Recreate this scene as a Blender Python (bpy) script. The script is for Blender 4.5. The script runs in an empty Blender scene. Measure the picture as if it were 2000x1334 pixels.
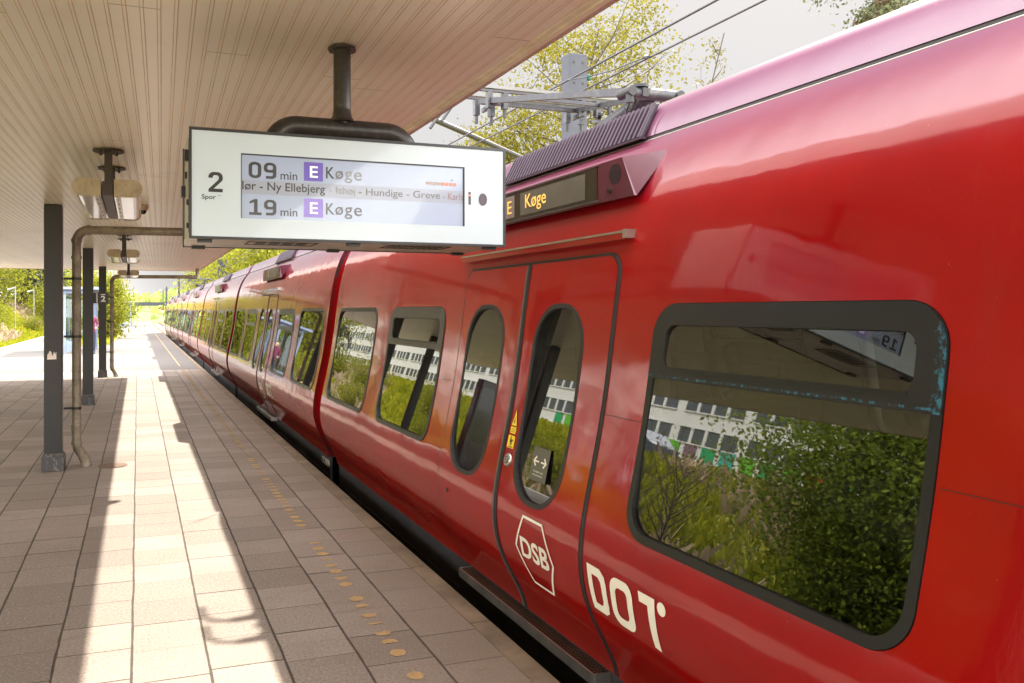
import bpy, bmesh, math, random
import numpy as np
from mathutils import Vector, Matrix, noise
from mathutils.geometry import tessellate_polygon
R = math.radians
scene = bpy.context.scene
COL = scene.collection

# ---------------------------------------------------------------- camera, sky, sun, exposure
YAW = math.atan(531/1560)
cam_d = bpy.data.cameras.new('camera'); cam = bpy.data.objects.new('camera', cam_d); COL.objects.link(cam)
cam.location = (0, 0, 1.7); cam.rotation_euler = (R(90), 0, -YAW)
cam_d.sensor_width = 36; cam_d.lens = 36*1560/2000
cam_d.shift_x = 0.1; cam_d.shift_y = -0.03
cam_d.clip_start = 0.05; cam_d.clip_end = 3000
scene.camera = cam

SUN = Vector((1.89, 2.0, 2.83)).normalized()
sun_d = bpy.data.lights.new('sun', 'SUN'); sun = bpy.data.objects.new('sun', sun_d); COL.objects.link(sun)
sun_d.energy = 2.1; sun_d.angle = R(0.6); sun_d.color = (1.0, 0.93, 0.82)
sun.rotation_euler = SUN.to_track_quat('Z', 'Y').to_euler(); sun.location = (20, 20, 30)

world = bpy.data.worlds.new('World'); scene.world = world; world.use_nodes = True
wn, wl = world.node_tree.nodes, world.node_tree.links
wn.clear()
wo = wn.new('ShaderNodeOutputWorld'); bg = wn.new('ShaderNodeBackground'); sky = wn.new('ShaderNodeTexSky')
sky.sky_type = 'NISHITA'; sky.sun_disc = False
sky.sun_elevation = math.asin(SUN.z); sky.sun_rotation = math.atan2(SUN.x, SUN.y)
sky.air_density = 1.0; sky.dust_density = 4.0; sky.ozone_density = 1.0
# thin bright cloud veil over the blue
tc = wn.new('ShaderNodeTexCoord'); nz = wn.new('ShaderNodeTexNoise'); nz.inputs['Scale'].default_value = 2.2
nz.inputs['Detail'].default_value = 5; cr = wn.new('ShaderNodeMapRange')
cr.inputs['From Min'].default_value = 0.3; cr.inputs['From Max'].default_value = 0.65
cr.inputs['To Min'].default_value = 0.66; cr.inputs['To Max'].default_value = 0.92
mx = wn.new('ShaderNodeMixRGB'); mx.inputs['Color2'].default_value = (10.5, 10.3, 10.2, 1)
wl.new(tc.outputs['Generated'], nz.inputs['Vector']); wl.new(nz.outputs['Fac'], cr.inputs['Value'])
wl.new(cr.outputs['Result'], mx.inputs['Fac']); wl.new(sky.outputs['Color'], mx.inputs['Color1'])
dt = wn.new('ShaderNodeVectorMath'); dt.operation = 'DOT_PRODUCT'; dt.inputs[1].default_value = Vector((.49, .78, .39)).normalized()
wl.new(tc.outputs['Generated'], dt.inputs[0])
dm = wn.new('ShaderNodeMapRange'); dm.interpolation_type = 'SMOOTHSTEP'   # added dimming of the sky around the view direction, against clipping
dm.inputs['From Min'].default_value = math.cos(R(62)); dm.inputs['From Max'].default_value = math.cos(R(34)); dm.inputs['To Min'].default_value = 1; dm.inputs['To Max'].default_value = 0.074
wl.new(dt.outputs['Value'], dm.inputs['Value'])
vs_ = wn.new('ShaderNodeVectorMath'); vs_.operation = 'SCALE'; wl.new(mx.outputs['Color'], vs_.inputs[0]); wl.new(dm.outputs['Result'], vs_.inputs['Scale'])
wl.new(vs_.outputs['Vector'], bg.inputs['Color']); bg.inputs['Strength'].default_value = 0.15
wl.new(bg.outputs['Background'], wo.inputs['Surface'])

scene.view_settings.view_transform = 'Standard'; scene.view_settings.look = 'None'
scene.view_settings.gamma = 1; scene.view_settings.exposure = 2.8
scene.render.engine = 'CYCLES'
cy = scene.cycles
cy.max_bounces = 8; cy.diffuse_bounces = 4; cy.glossy_bounces = 4; cy.transmission_bounces = 4; cy.transparent_max_bounces = 16
cy.caustics_reflective = False; cy.caustics_refractive = False
cy.use_denoising = True; cy.sample_clamp_indirect = 6

# ---------------------------------------------------------------- materials
def new_mat(name):
    m = bpy.data.materials.new(name); m.use_nodes = True
    nt = m.node_tree; nt.nodes.clear()
    out = nt.nodes.new('ShaderNodeOutputMaterial')
    return m, nt, out
def N(nt, t, **kw):
    n = nt.nodes.new(t)
    for k, v in kw.items():
        if k in n.inputs: n.inputs[k].default_value = v
        else: setattr(n, k, v)
    return n
def L(nt, a, b): nt.links.new(a, b)
def c4(c): return (c[0], c[1], c[2], 1)
def math_n(nt, op, a, b=None, c=None):
    n = nt.nodes.new('ShaderNodeMath'); n.operation = op
    for i, v in enumerate((a, b, c)):
        if v is None: continue
        if isinstance(v, (int, float)): n.inputs[i].default_value = v
        else: nt.links.new(v, n.inputs[i])
    return n.outputs[0]
def mixc(nt, fac, a, b, mode='MIX'):
    n = nt.nodes.new('ShaderNodeMixRGB'); n.blend_type = mode
    for i, v in zip((0, 1, 2), (fac, a, b)):
        if isinstance(v, (int, float)): n.inputs[i].default_value = v
        elif isinstance(v, tuple): n.inputs[i].default_value = c4(v)
        else: nt.links.new(v, n.inputs[i])
    return n.outputs[0]
def ramp(nt, fac, a, b, ta=0.0, tb=1.0):
    n = nt.nodes.new('ShaderNodeMapRange'); n.clamp = True
    nt.links.new(fac, n.inputs['Value'])
    n.inputs['From Min'].default_value = a; n.inputs['From Max'].default_value = b
    n.inputs['To Min'].default_value = ta; n.inputs['To Max'].default_value = tb
    return n.outputs['Result']
def noise_t(nt, scale, detail=4, rough=0.55, vec=None, coord='Object'):
    n = nt.nodes.new('ShaderNodeTexNoise'); n.inputs['Scale'].default_value = scale
    n.inputs['Detail'].default_value = detail; n.inputs['Roughness'].default_value = rough
    if vec is None:
        t = nt.nodes.new('ShaderNodeTexCoord'); vec = t.outputs[coord]
    nt.links.new(vec, n.inputs['Vector'])
    return n.outputs['Fac']
def scaled(nt, s, coord='Object'):
    t = nt.nodes.new('ShaderNodeTexCoord'); m = nt.nodes.new('ShaderNodeMapping')
    m.inputs['Scale'].default_value = s; nt.links.new(t.outputs[coord], m.inputs['Vector'])
    return m.outputs['Vector']
def bump(nt, h, strength=0.3, dist=0.01):
    b = nt.nodes.new('ShaderNodeBump'); b.inputs['Strength'].default_value = strength; b.inputs['Distance'].default_value = dist
    nt.links.new(h, b.inputs['Height']); return b.outputs['Normal']
def M(name, col, rough=0.6, metal=0.0, var=0.12, scale=6.0, dirt=None, dirt_amt=0.5, coat=0.0, bumps=0.0, bscale=40, spec=0.5, emit=None, estr=0.0):
    m, nt, out = new_mat(name)
    p = N(nt, 'ShaderNodeBsdfPrincipled'); p.inputs['Roughness'].default_value = rough; p.inputs['Metallic'].default_value = metal
    p.inputs['Coat Weight'].default_value = coat; p.inputs['Coat Roughness'].default_value = 0.04
    p.inputs['Specular IOR Level'].default_value = spec
    f = noise_t(nt, scale)
    lo = tuple(max(0, x*(1-var)) for x in col); hi = tuple(min(1, x*(1+var)) for x in col)
    c = mixc(nt, ramp(nt, f, 0.3, 0.7), lo, hi)
    if dirt:
        d = noise_t(nt, scale*2.3, 8, 0.7)
        c = mixc(nt, ramp(nt, d, 0.52, 0.72, 0, dirt_amt), c, dirt)
    L(nt, c, p.inputs['Base Color'])
    if bumps: L(nt, bump(nt, noise_t(nt, bscale, 5, 0.6), bumps, 0.01), p.inputs['Normal'])
    if emit:
        p.inputs['Emission Color'].default_value = c4(emit); p.inputs['Emission Strength'].default_value = estr
    L(nt, p.outputs[0], out.inputs[0]); return m

def paint_red():
    m, nt, out = new_mat('red_train_paint')
    p = N(nt, 'ShaderNodeBsdfPrincipled')
    streak = noise_t(nt, 1.0, 6, 0.65, scaled(nt, (9, 9, 0.7)))
    big = noise_t(nt, 1.3, 4, 0.6)
    c = mixc(nt, ramp(nt, big, 0.3, 0.7), (0.235, 0.0006, 0.0015), (0.30, 0.0015, 0.0015))
    c = mixc(nt, ramp(nt, streak, 0.56, 0.80, 0, 0.30), c, (0.25, 0.03, 0.02))
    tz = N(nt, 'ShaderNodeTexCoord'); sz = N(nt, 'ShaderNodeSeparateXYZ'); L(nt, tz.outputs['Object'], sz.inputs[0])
    dust_sheen = math_n(nt, 'MULTIPLY', ramp(nt, math_n(nt, 'ADD', sz.outputs[2], math_n(nt, 'MULTIPLY', noise_t(nt, 1.0, 5, 0.6, scaled(nt, (2, .5, 2))), 0.16)), 2.24, 2.62), 0.82)
    c = mixc(nt, dust_sheen, c, (0.088, 0.045, 0.090))            # roof shoulder dust, with the sky's violet reflection painted into its colour
    speck = noise_t(nt, 70, 3, 0.6)
    c = mixc(nt, ramp(nt, speck, 0.73, 0.77, 0, 0.5), c, (0.45, 0.22, 0.18))
    low = math_n(nt, 'ADD', sz.outputs[2], math_n(nt, 'MULTIPLY', noise_t(nt, 1.0, 6, 0.7, scaled(nt, (6, 6, 1.2))), 0.5))
    c = mixc(nt, ramp(nt, low, 0.62, 0.25, 0, 0.45), c, (0.075, 0.03, 0.02))      # brake dust along the sill
    L(nt, c, p.inputs['Base Color'])
    p.inputs['Roughness'].default_value = 0.4; p.inputs['Specular IOR Level'].default_value = 0.08
    p.inputs['Coat Weight'].default_value = 1.0; p.inputs['Coat IOR'].default_value = 1.47
    L(nt, ramp(nt, noise_t(nt, 3.0, 6, 0.7), 0.35, 0.75, 0.035, 0.14), p.inputs['Coat Roughness'])
    w = noise_t(nt, 1.0, 2, 0.5, scaled(nt, (2.2, 2.2, 2.8))); w2 = noise_t(nt, 1.0, 3, 0.6, scaled(nt, (40, 40, 1.6)))
    bn = bump(nt, math_n(nt, 'ADD', w, math_n(nt, 'MULTIPLY', w2, 0.035)), 0.28, 0.02)
    L(nt, bn, p.inputs['Coat Normal'])
    L(nt, p.outputs[0], out.inputs[0]); return m

def glass_mat(name, tint, boost=1.75, wav=0.12):
    m, nt, out = new_mat(name)
    tr = N(nt, 'ShaderNodeBsdfTransparent', Color=c4(tint))
    gl = N(nt, 'ShaderNodeBsdfGlossy', Roughness=0.012, Color=(0.96, 0.97, 0.96, 1))
    fr = N(nt, 'ShaderNodeFresnel', IOR=boost)
    w = noise_t(nt, 1.0, 1, 0.4, scaled(nt, (1.6, 1.6, 1.6)))
    bn = bump(nt, w, wav, 0.012)
    L(nt, bn, gl.inputs['Normal'])
    mix = N(nt, 'ShaderNodeMixShader')
    dirt = N(nt, 'ShaderNodeBsdfDiffuse', Color=(0.35, 0.33, 0.30, 1))
    L(nt, fr.outputs[0], mix.inputs[0]); L(nt, tr.outputs[0], mix.inputs[1]); L(nt, gl.outputs[0], mix.inputs[2])
    mix2 = N(nt, 'ShaderNodeMixShader')
    L(nt, ramp(nt, noise_t(nt, 2.5, 8, 0.7), 0.5, 0.8, 0.0, 0.05), mix2.inputs[0])
    L(nt, mix.outputs[0], mix2.inputs[1]); L(nt, dirt.outputs[0], mix2.inputs[2])
    L(nt, mix2.outputs[0], out.inputs[0]); return m

def paving():
    m, nt, out = new_mat('concrete_paving_slabs')
    p = N(nt, 'ShaderNodeBsdfPrincipled', Roughness=0.82)
    t = N(nt, 'ShaderNodeTexCoord'); sx = N(nt, 'ShaderNodeSeparateXYZ'); L(nt, t.outputs['Object'], sx.inputs[0])
    W = 0.3525
    wob = math_n(nt, 'MULTIPLY', math_n(nt, 'SUBTRACT', noise_t(nt, 1.6, 3), 0.5), 0.018)
    u = math_n(nt, 'DIVIDE', math_n(nt, 'ADD', math_n(nt, 'ADD', sx.outputs[0], 0.027+W*30), wob), W)
    colf = math_n(nt, 'FLOOR', u); fu = math_n(nt, 'FRACT', u)
    wn1 = N(nt, 'ShaderNodeTexWhiteNoise', noise_dimensions='1D'); L(nt, colf, wn1.inputs['W'])
    v = math_n(nt, 'ADD', math_n(nt, 'DIVIDE', math_n(nt, 'ADD', sx.outputs[1], 100), 0.354), wn1.outputs['Value'])
    rowf = math_n(nt, 'FLOOR', v); fv = math_n(nt, 'FRACT', v)
    cx = N(nt, 'ShaderNodeCombineXYZ'); L(nt, colf, cx.inputs[0]); L(nt, rowf, cx.inputs[1])
    wn2 = N(nt, 'ShaderNodeTexWhiteNoise', noise_dimensions='2D'); L(nt, cx.outputs[0], wn2.inputs['Vector'])
    du = math_n(nt, 'MINIMUM', fu, math_n(nt, 'SUBTRACT', 1.0, fu))
    dv = math_n(nt, 'MINIMUM', fv, math_n(nt, 'SUBTRACT', 1.0, fv))
    jn = noise_t(nt, 7, 5, 0.6)
    ju = ramp(nt, math_n(nt, 'SUBTRACT', du, math_n(nt, 'MULTIPLY', jn, 0.024)), 0.001, 0.009, 1, 0)
    # some cross joints are open, some nearly closed
    sh = N(nt, 'ShaderNodeCombineXYZ'); L(nt, colf, sh.inputs[0]); L(nt, math_n(nt, 'ROUND', v), sh.inputs[1]); sh.inputs[2].default_value = 7.3
    wn3 = N(nt, 'ShaderNodeTexWhiteNoise', noise_dimensions='3D'); L(nt, sh.outputs[0], wn3.inputs['Vector'])
    wid = math_n(nt, 'MULTIPLY', math_n(nt, 'POWER', wn3.outputs['Value'], 1.6), 0.019)
    jv = ramp(nt, math_n(nt, 'SUBTRACT', dv, math_n(nt, 'MULTIPLY', wid, math_n(nt, 'ADD', jn, 0.3))), 0.001, 0.006, 1, 0)
    joint = math_n(nt, 'MAXIMUM', ju, math_n(nt, 'MULTIPLY', jv, ramp(nt, wn3.outputs['Value'], 0.0, 0.5, 0.45, 1)))
    c = mixc(nt, wn2.outputs['Value'], (0.205, 0.170, 0.142), (0.335, 0.280, 0.236))
    c = mixc(nt, ramp(nt, wn2.outputs['Color'], 0.75, 1.0, 0, 0.5), c, (0.33, 0.235, 0.195))
    st = noise_t(nt, 1.1, 7, 0.65); c = mixc(nt, ramp(nt, st, 0.46, 0.75, 0, 0.55), c, (0.17, 0.13, 0.10))
    st2 = noise_t(nt, 6, 6, 0.7); c = mixc(nt, ramp(nt, st2, 0.58, 0.7, 0, 0.30), c, (0.2, 0.155, 0.12))
    sp = noise_t(nt, 170, 2, 0.6); c = mixc(nt, ramp(nt, sp, 0.35, 0.75), mixc(nt, 0.28, c, (0.12, 0.09, 0.075)), mixc(nt, 0.14, c, (0.7, 0.6, 0.5)))
    sp2 = noise_t(nt, 62, 3, 0.7); c = mixc(nt, ramp(nt, sp2, 0.52, 0.66, 0, 0.38), c, (0.10, 0.075, 0.058)); c = mixc(nt, ramp(nt, sp2, 0.47, 0.34, 0, 0.22), c, (0.60, 0.52, 0.44))
    smear = noise_t(nt, 1.0, 6, 0.7, scaled(nt, (2.2, 7, 1))); c = mixc(nt, ramp(nt, smear, 0.56, 0.72, 0, 0.34), c, (0.15, 0.11, 0.08))
    gum = N(nt, 'ShaderNodeTexVoronoi', Scale=2.6); L(nt, t.outputs['Object'], gum.inputs['Vector'])
    gw = noise_t(nt, 0.9, 2); gr = math_n(nt, 'MULTIPLY', ramp(nt, gum.outputs['Distance'], 0.03, 0.05, 1, 0), ramp(nt, gw, 0.45, 0.55))
    c = mixc(nt, math_n(nt, 'MULTIPLY', gr, 0.55), c, (0.10, 0.08, 0.07))
    # grime towards the platform edge
    c = mixc(nt, ramp(nt, math_n(nt, 'ADD', sx.outputs[0], math_n(nt, 'MULTIPLY', st, 0.5)), 1.0, 1.95, 0, 0.66), c, (0.15, 0.098, 0.058))
    c = mixc(nt, math_n(nt, 'MULTIPLY', joint, 0.92), c, (0.040, 0.027, 0.018))
    L(nt, c, p.inputs['Base Color'])
    h = math_n(nt, 'ADD', math_n(nt, 'MULTIPLY', joint, -1.0), math_n(nt, 'ADD', math_n(nt, 'MULTIPLY', sp, 0.10), math_n(nt, 'MULTIPLY', wn2.outputs['Value'], 0.15)))
    L(nt, bump(nt, h, 0.6, 0.006), p.inputs['Normal'])
    L(nt, p.outputs[0], out.inputs[0]); return m

def leaf_mat(name, a, b, trans=0.35):
    m, nt, out = new_mat(name)
    g = N(nt, 'ShaderNodeNewGeometry')
    big = noise_t(nt, 0.55, 3, 0.6)
    f = math_n(nt, 'ADD', math_n(nt, 'MULTIPLY', g.outputs['Random Per Island'], 0.6), math_n(nt, 'MULTIPLY', ramp(nt, big, 0.3, 0.7), 0.4))
    c = mixc(nt, f, a, b)
    d = N(nt, 'ShaderNodeBsdfPrincipled', Roughness=0.6); L(nt, c, d.inputs['Base Color']); d.inputs['Specular IOR Level'].default_value = 0.04
    tr = N(nt, 'ShaderNodeBsdfTranslucent'); L(nt, c, tr.inputs[0])
    mix = N(nt, 'ShaderNodeMixShader', Fac=trans); L(nt, d.outputs[0], mix.inputs[1]); L(nt, tr.outputs[0], mix.inputs[2])
    L(nt, mix.outputs[0], out.inputs[0]); return m

def frame_grey(name, col, blue=0.0):
    m, nt, out = new_mat(name)
    p = N(nt, 'ShaderNodeBsdfPrincipled', Roughness=0.42)
    c = mixc(nt, ramp(nt, noise_t(nt, 8), 0.3, 0.7), tuple(x*0.8 for x in col), tuple(x*1.25 for x in col))
    if blue:
        t = N(nt, 'ShaderNodeTexCoord'); s = N(nt, 'ShaderNodeSeparateXYZ'); L(nt, t.outputs['Object'], s.inputs[0])
        wear = noise_t(nt, 1.0, 8, 0.75, scaled(nt, (60, 55, 38)))
        e1 = ramp(nt, s.outputs[1], -2.462, -2.40, 0.85, 0.0)            # towards the near vertical edge
        e2 = ramp(nt, s.outputs[2], 1.69, 1.735, 0.0, 0.6)               # towards the top edge
        e2 = math_n(nt, 'MULTIPLY', e2, ramp(nt, s.outputs[1], -2.4, -1.6, 1.0, 0.15))
        e3 = ramp(nt, math_n(nt, 'ABSOLUTE', math_n(nt, 'SUBTRACT', s.outputs[2], 1.437)), 0.003, 0.008, 0.60, 0.0)
        e = math_n(nt, 'MAXIMUM', math_n(nt, 'MAXIMUM', e1, e2), e3)
        k = ramp(nt, math_n(nt, 'ADD', wear, math_n(nt, 'MULTIPLY', e, 0.32)), 0.70, 0.78, 0, blue)
        c = mixc(nt, k, c, (0.03, 0.16, 0.24))
    L(nt, c, p.inputs['Base Color']); L(nt, bump(nt, noise_t(nt, 120, 3), 0.08, 0.003), p.inputs['Normal'])
    L(nt, p.outputs[0], out.inputs[0]); return m

def ceiling_mat():
    m, nt, out = new_mat('cream_ceiling_paint')
    p = N(nt, 'ShaderNodeBsdfPrincipled', Roughness=0.32)
    c = mixc(nt, ramp(nt, noise_t(nt, 0.35, 3), 0.3, 0.7), (0.90, 0.88, 0.73), (0.94, 0.93, 0.82))
    st = noise_t(nt, 1.0, 8, 0.7, scaled(nt, (14, 2.2, 1)))
    c = mixc(nt, ramp(nt, st, 0.62, 0.78, 0, 0.30), c, (0.42, 0.29, 0.17))
    t9 = N(nt, 'ShaderNodeTexCoord'); s9 = N(nt, 'ShaderNodeSeparateXYZ'); L(nt, t9.outputs['Object'], s9.inputs[0])
    bi = math_n(nt, 'FLOOR', math_n(nt, 'DIVIDE', math_n(nt, 'SUBTRACT', math_n(nt, 'MULTIPLY', s9.outputs[0], .99963), math_n(nt, 'MULTIPLY', s9.outputs[1], .02705)), 0.0622*3))
    wb = N(nt, 'ShaderNodeTexWhiteNoise', noise_dimensions='1D'); L(nt, bi, wb.inputs['W'])
    c = mixc(nt, math_n(nt, 'MULTIPLY', wb.outputs['Value'], 0.16), c, (0.62, 0.50, 0.34))
    fy = math_n(nt, 'FRACT', math_n(nt, 'ADD', math_n(nt, 'DIVIDE', s9.outputs[1], 3.9), math_n(nt, 'MULTIPLY', wb.outputs['Value'], 7.3)))
    c = mixc(nt, ramp(nt, fy, 0.0011, 0.0017, 0.75, 0), c, (0.20, 0.12, 0.06))           # butt joints of the boards
    wst = noise_t(nt, 0.55, 7, 0.62); c = mixc(nt, ramp(nt, wst, 0.55, 0.66, 0, 0.22), c, (0.60, 0.42, 0.22))
    # clustered soot specks
    cl = noise_t(nt, 0.8, 3, 0.6); sp = noise_t(nt, 26, 7, 0.8)
    k = math_n(nt, 'MULTIPLY', ramp(nt, cl, 0.52, 0.68), ramp(nt, sp, 0.60, 0.66))
    c = mixc(nt, math_n(nt, 'MULTIPLY', k, 0.75), c, (0.10, 0.06, 0.03))
    L(nt, c, p.inputs['Base Color']); L(nt, p.outputs[0], out.inputs[0]); return m

def perforated():
    m, nt, out = new_mat('perforated_steel_tread')
    p = N(nt, 'ShaderNodeBsdfPrincipled', Roughness=0.5, Metallic=0.5)
    t = N(nt, 'ShaderNodeTexCoord'); s = N(nt, 'ShaderNodeSeparateXYZ'); L(nt, t.outputs['Object'], s.inputs[0])
    a = math_n(nt, 'SUBTRACT', math_n(nt, 'FRACT', math_n(nt, 'MULTIPLY', s.outputs[0], 45)), 0.5)
    b = math_n(nt, 'SUBTRACT', math_n(nt, 'FRACT', math_n(nt, 'MULTIPLY', s.outputs[1], 40)), 0.5)
    d = math_n(nt, 'SQRT', math_n(nt, 'ADD', math_n(nt, 'MULTIPLY', a, a), math_n(nt, 'MULTIPLY', b, b)))
    k = ramp(nt, d, 0.26, 0.36, 1, 0)
    c = mixc(nt, k, mixc(nt, ramp(nt, noise_t(nt, 9), 0.3, 0.7), (0.10, 0.068, 0.045), (0.17, 0.12, 0.085)), (0.008, 0.005, 0.004))
    L(nt, c, p.inputs['Base Color']); L(nt, bump(nt, k, 0.8, -0.004), p.inputs['Normal']); L(nt, p.outputs[0], out.inputs[0]); return m

def galv():
    m, nt, out = new_mat('weathered_galvanised_pipe')
    p = N(nt, 'ShaderNodeBsdfPrincipled', Roughness=0.6, Metallic=0.35)
    c = mixc(nt, ramp(nt, noise_t(nt, 7, 6, 0.7), 0.35, 0.65), (0.15, 0.12, 0.085), (0.33, 0.28, 0.21))
    c = mixc(nt, ramp(nt, noise_t(nt, 1.0, 6, 0.7, scaled(nt, (20, 20, 2.5))), 0.55, 0.7, 0, 0.7), c, (0.10, 0.085, 0.035))
    L(nt, c, p.inputs['Base Color']); L(nt, bump(nt, noise_t(nt, 60, 5), 0.2, 0.004), p.inputs['Normal']); L(nt, p.outputs[0], out.inputs[0]); return m

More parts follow.
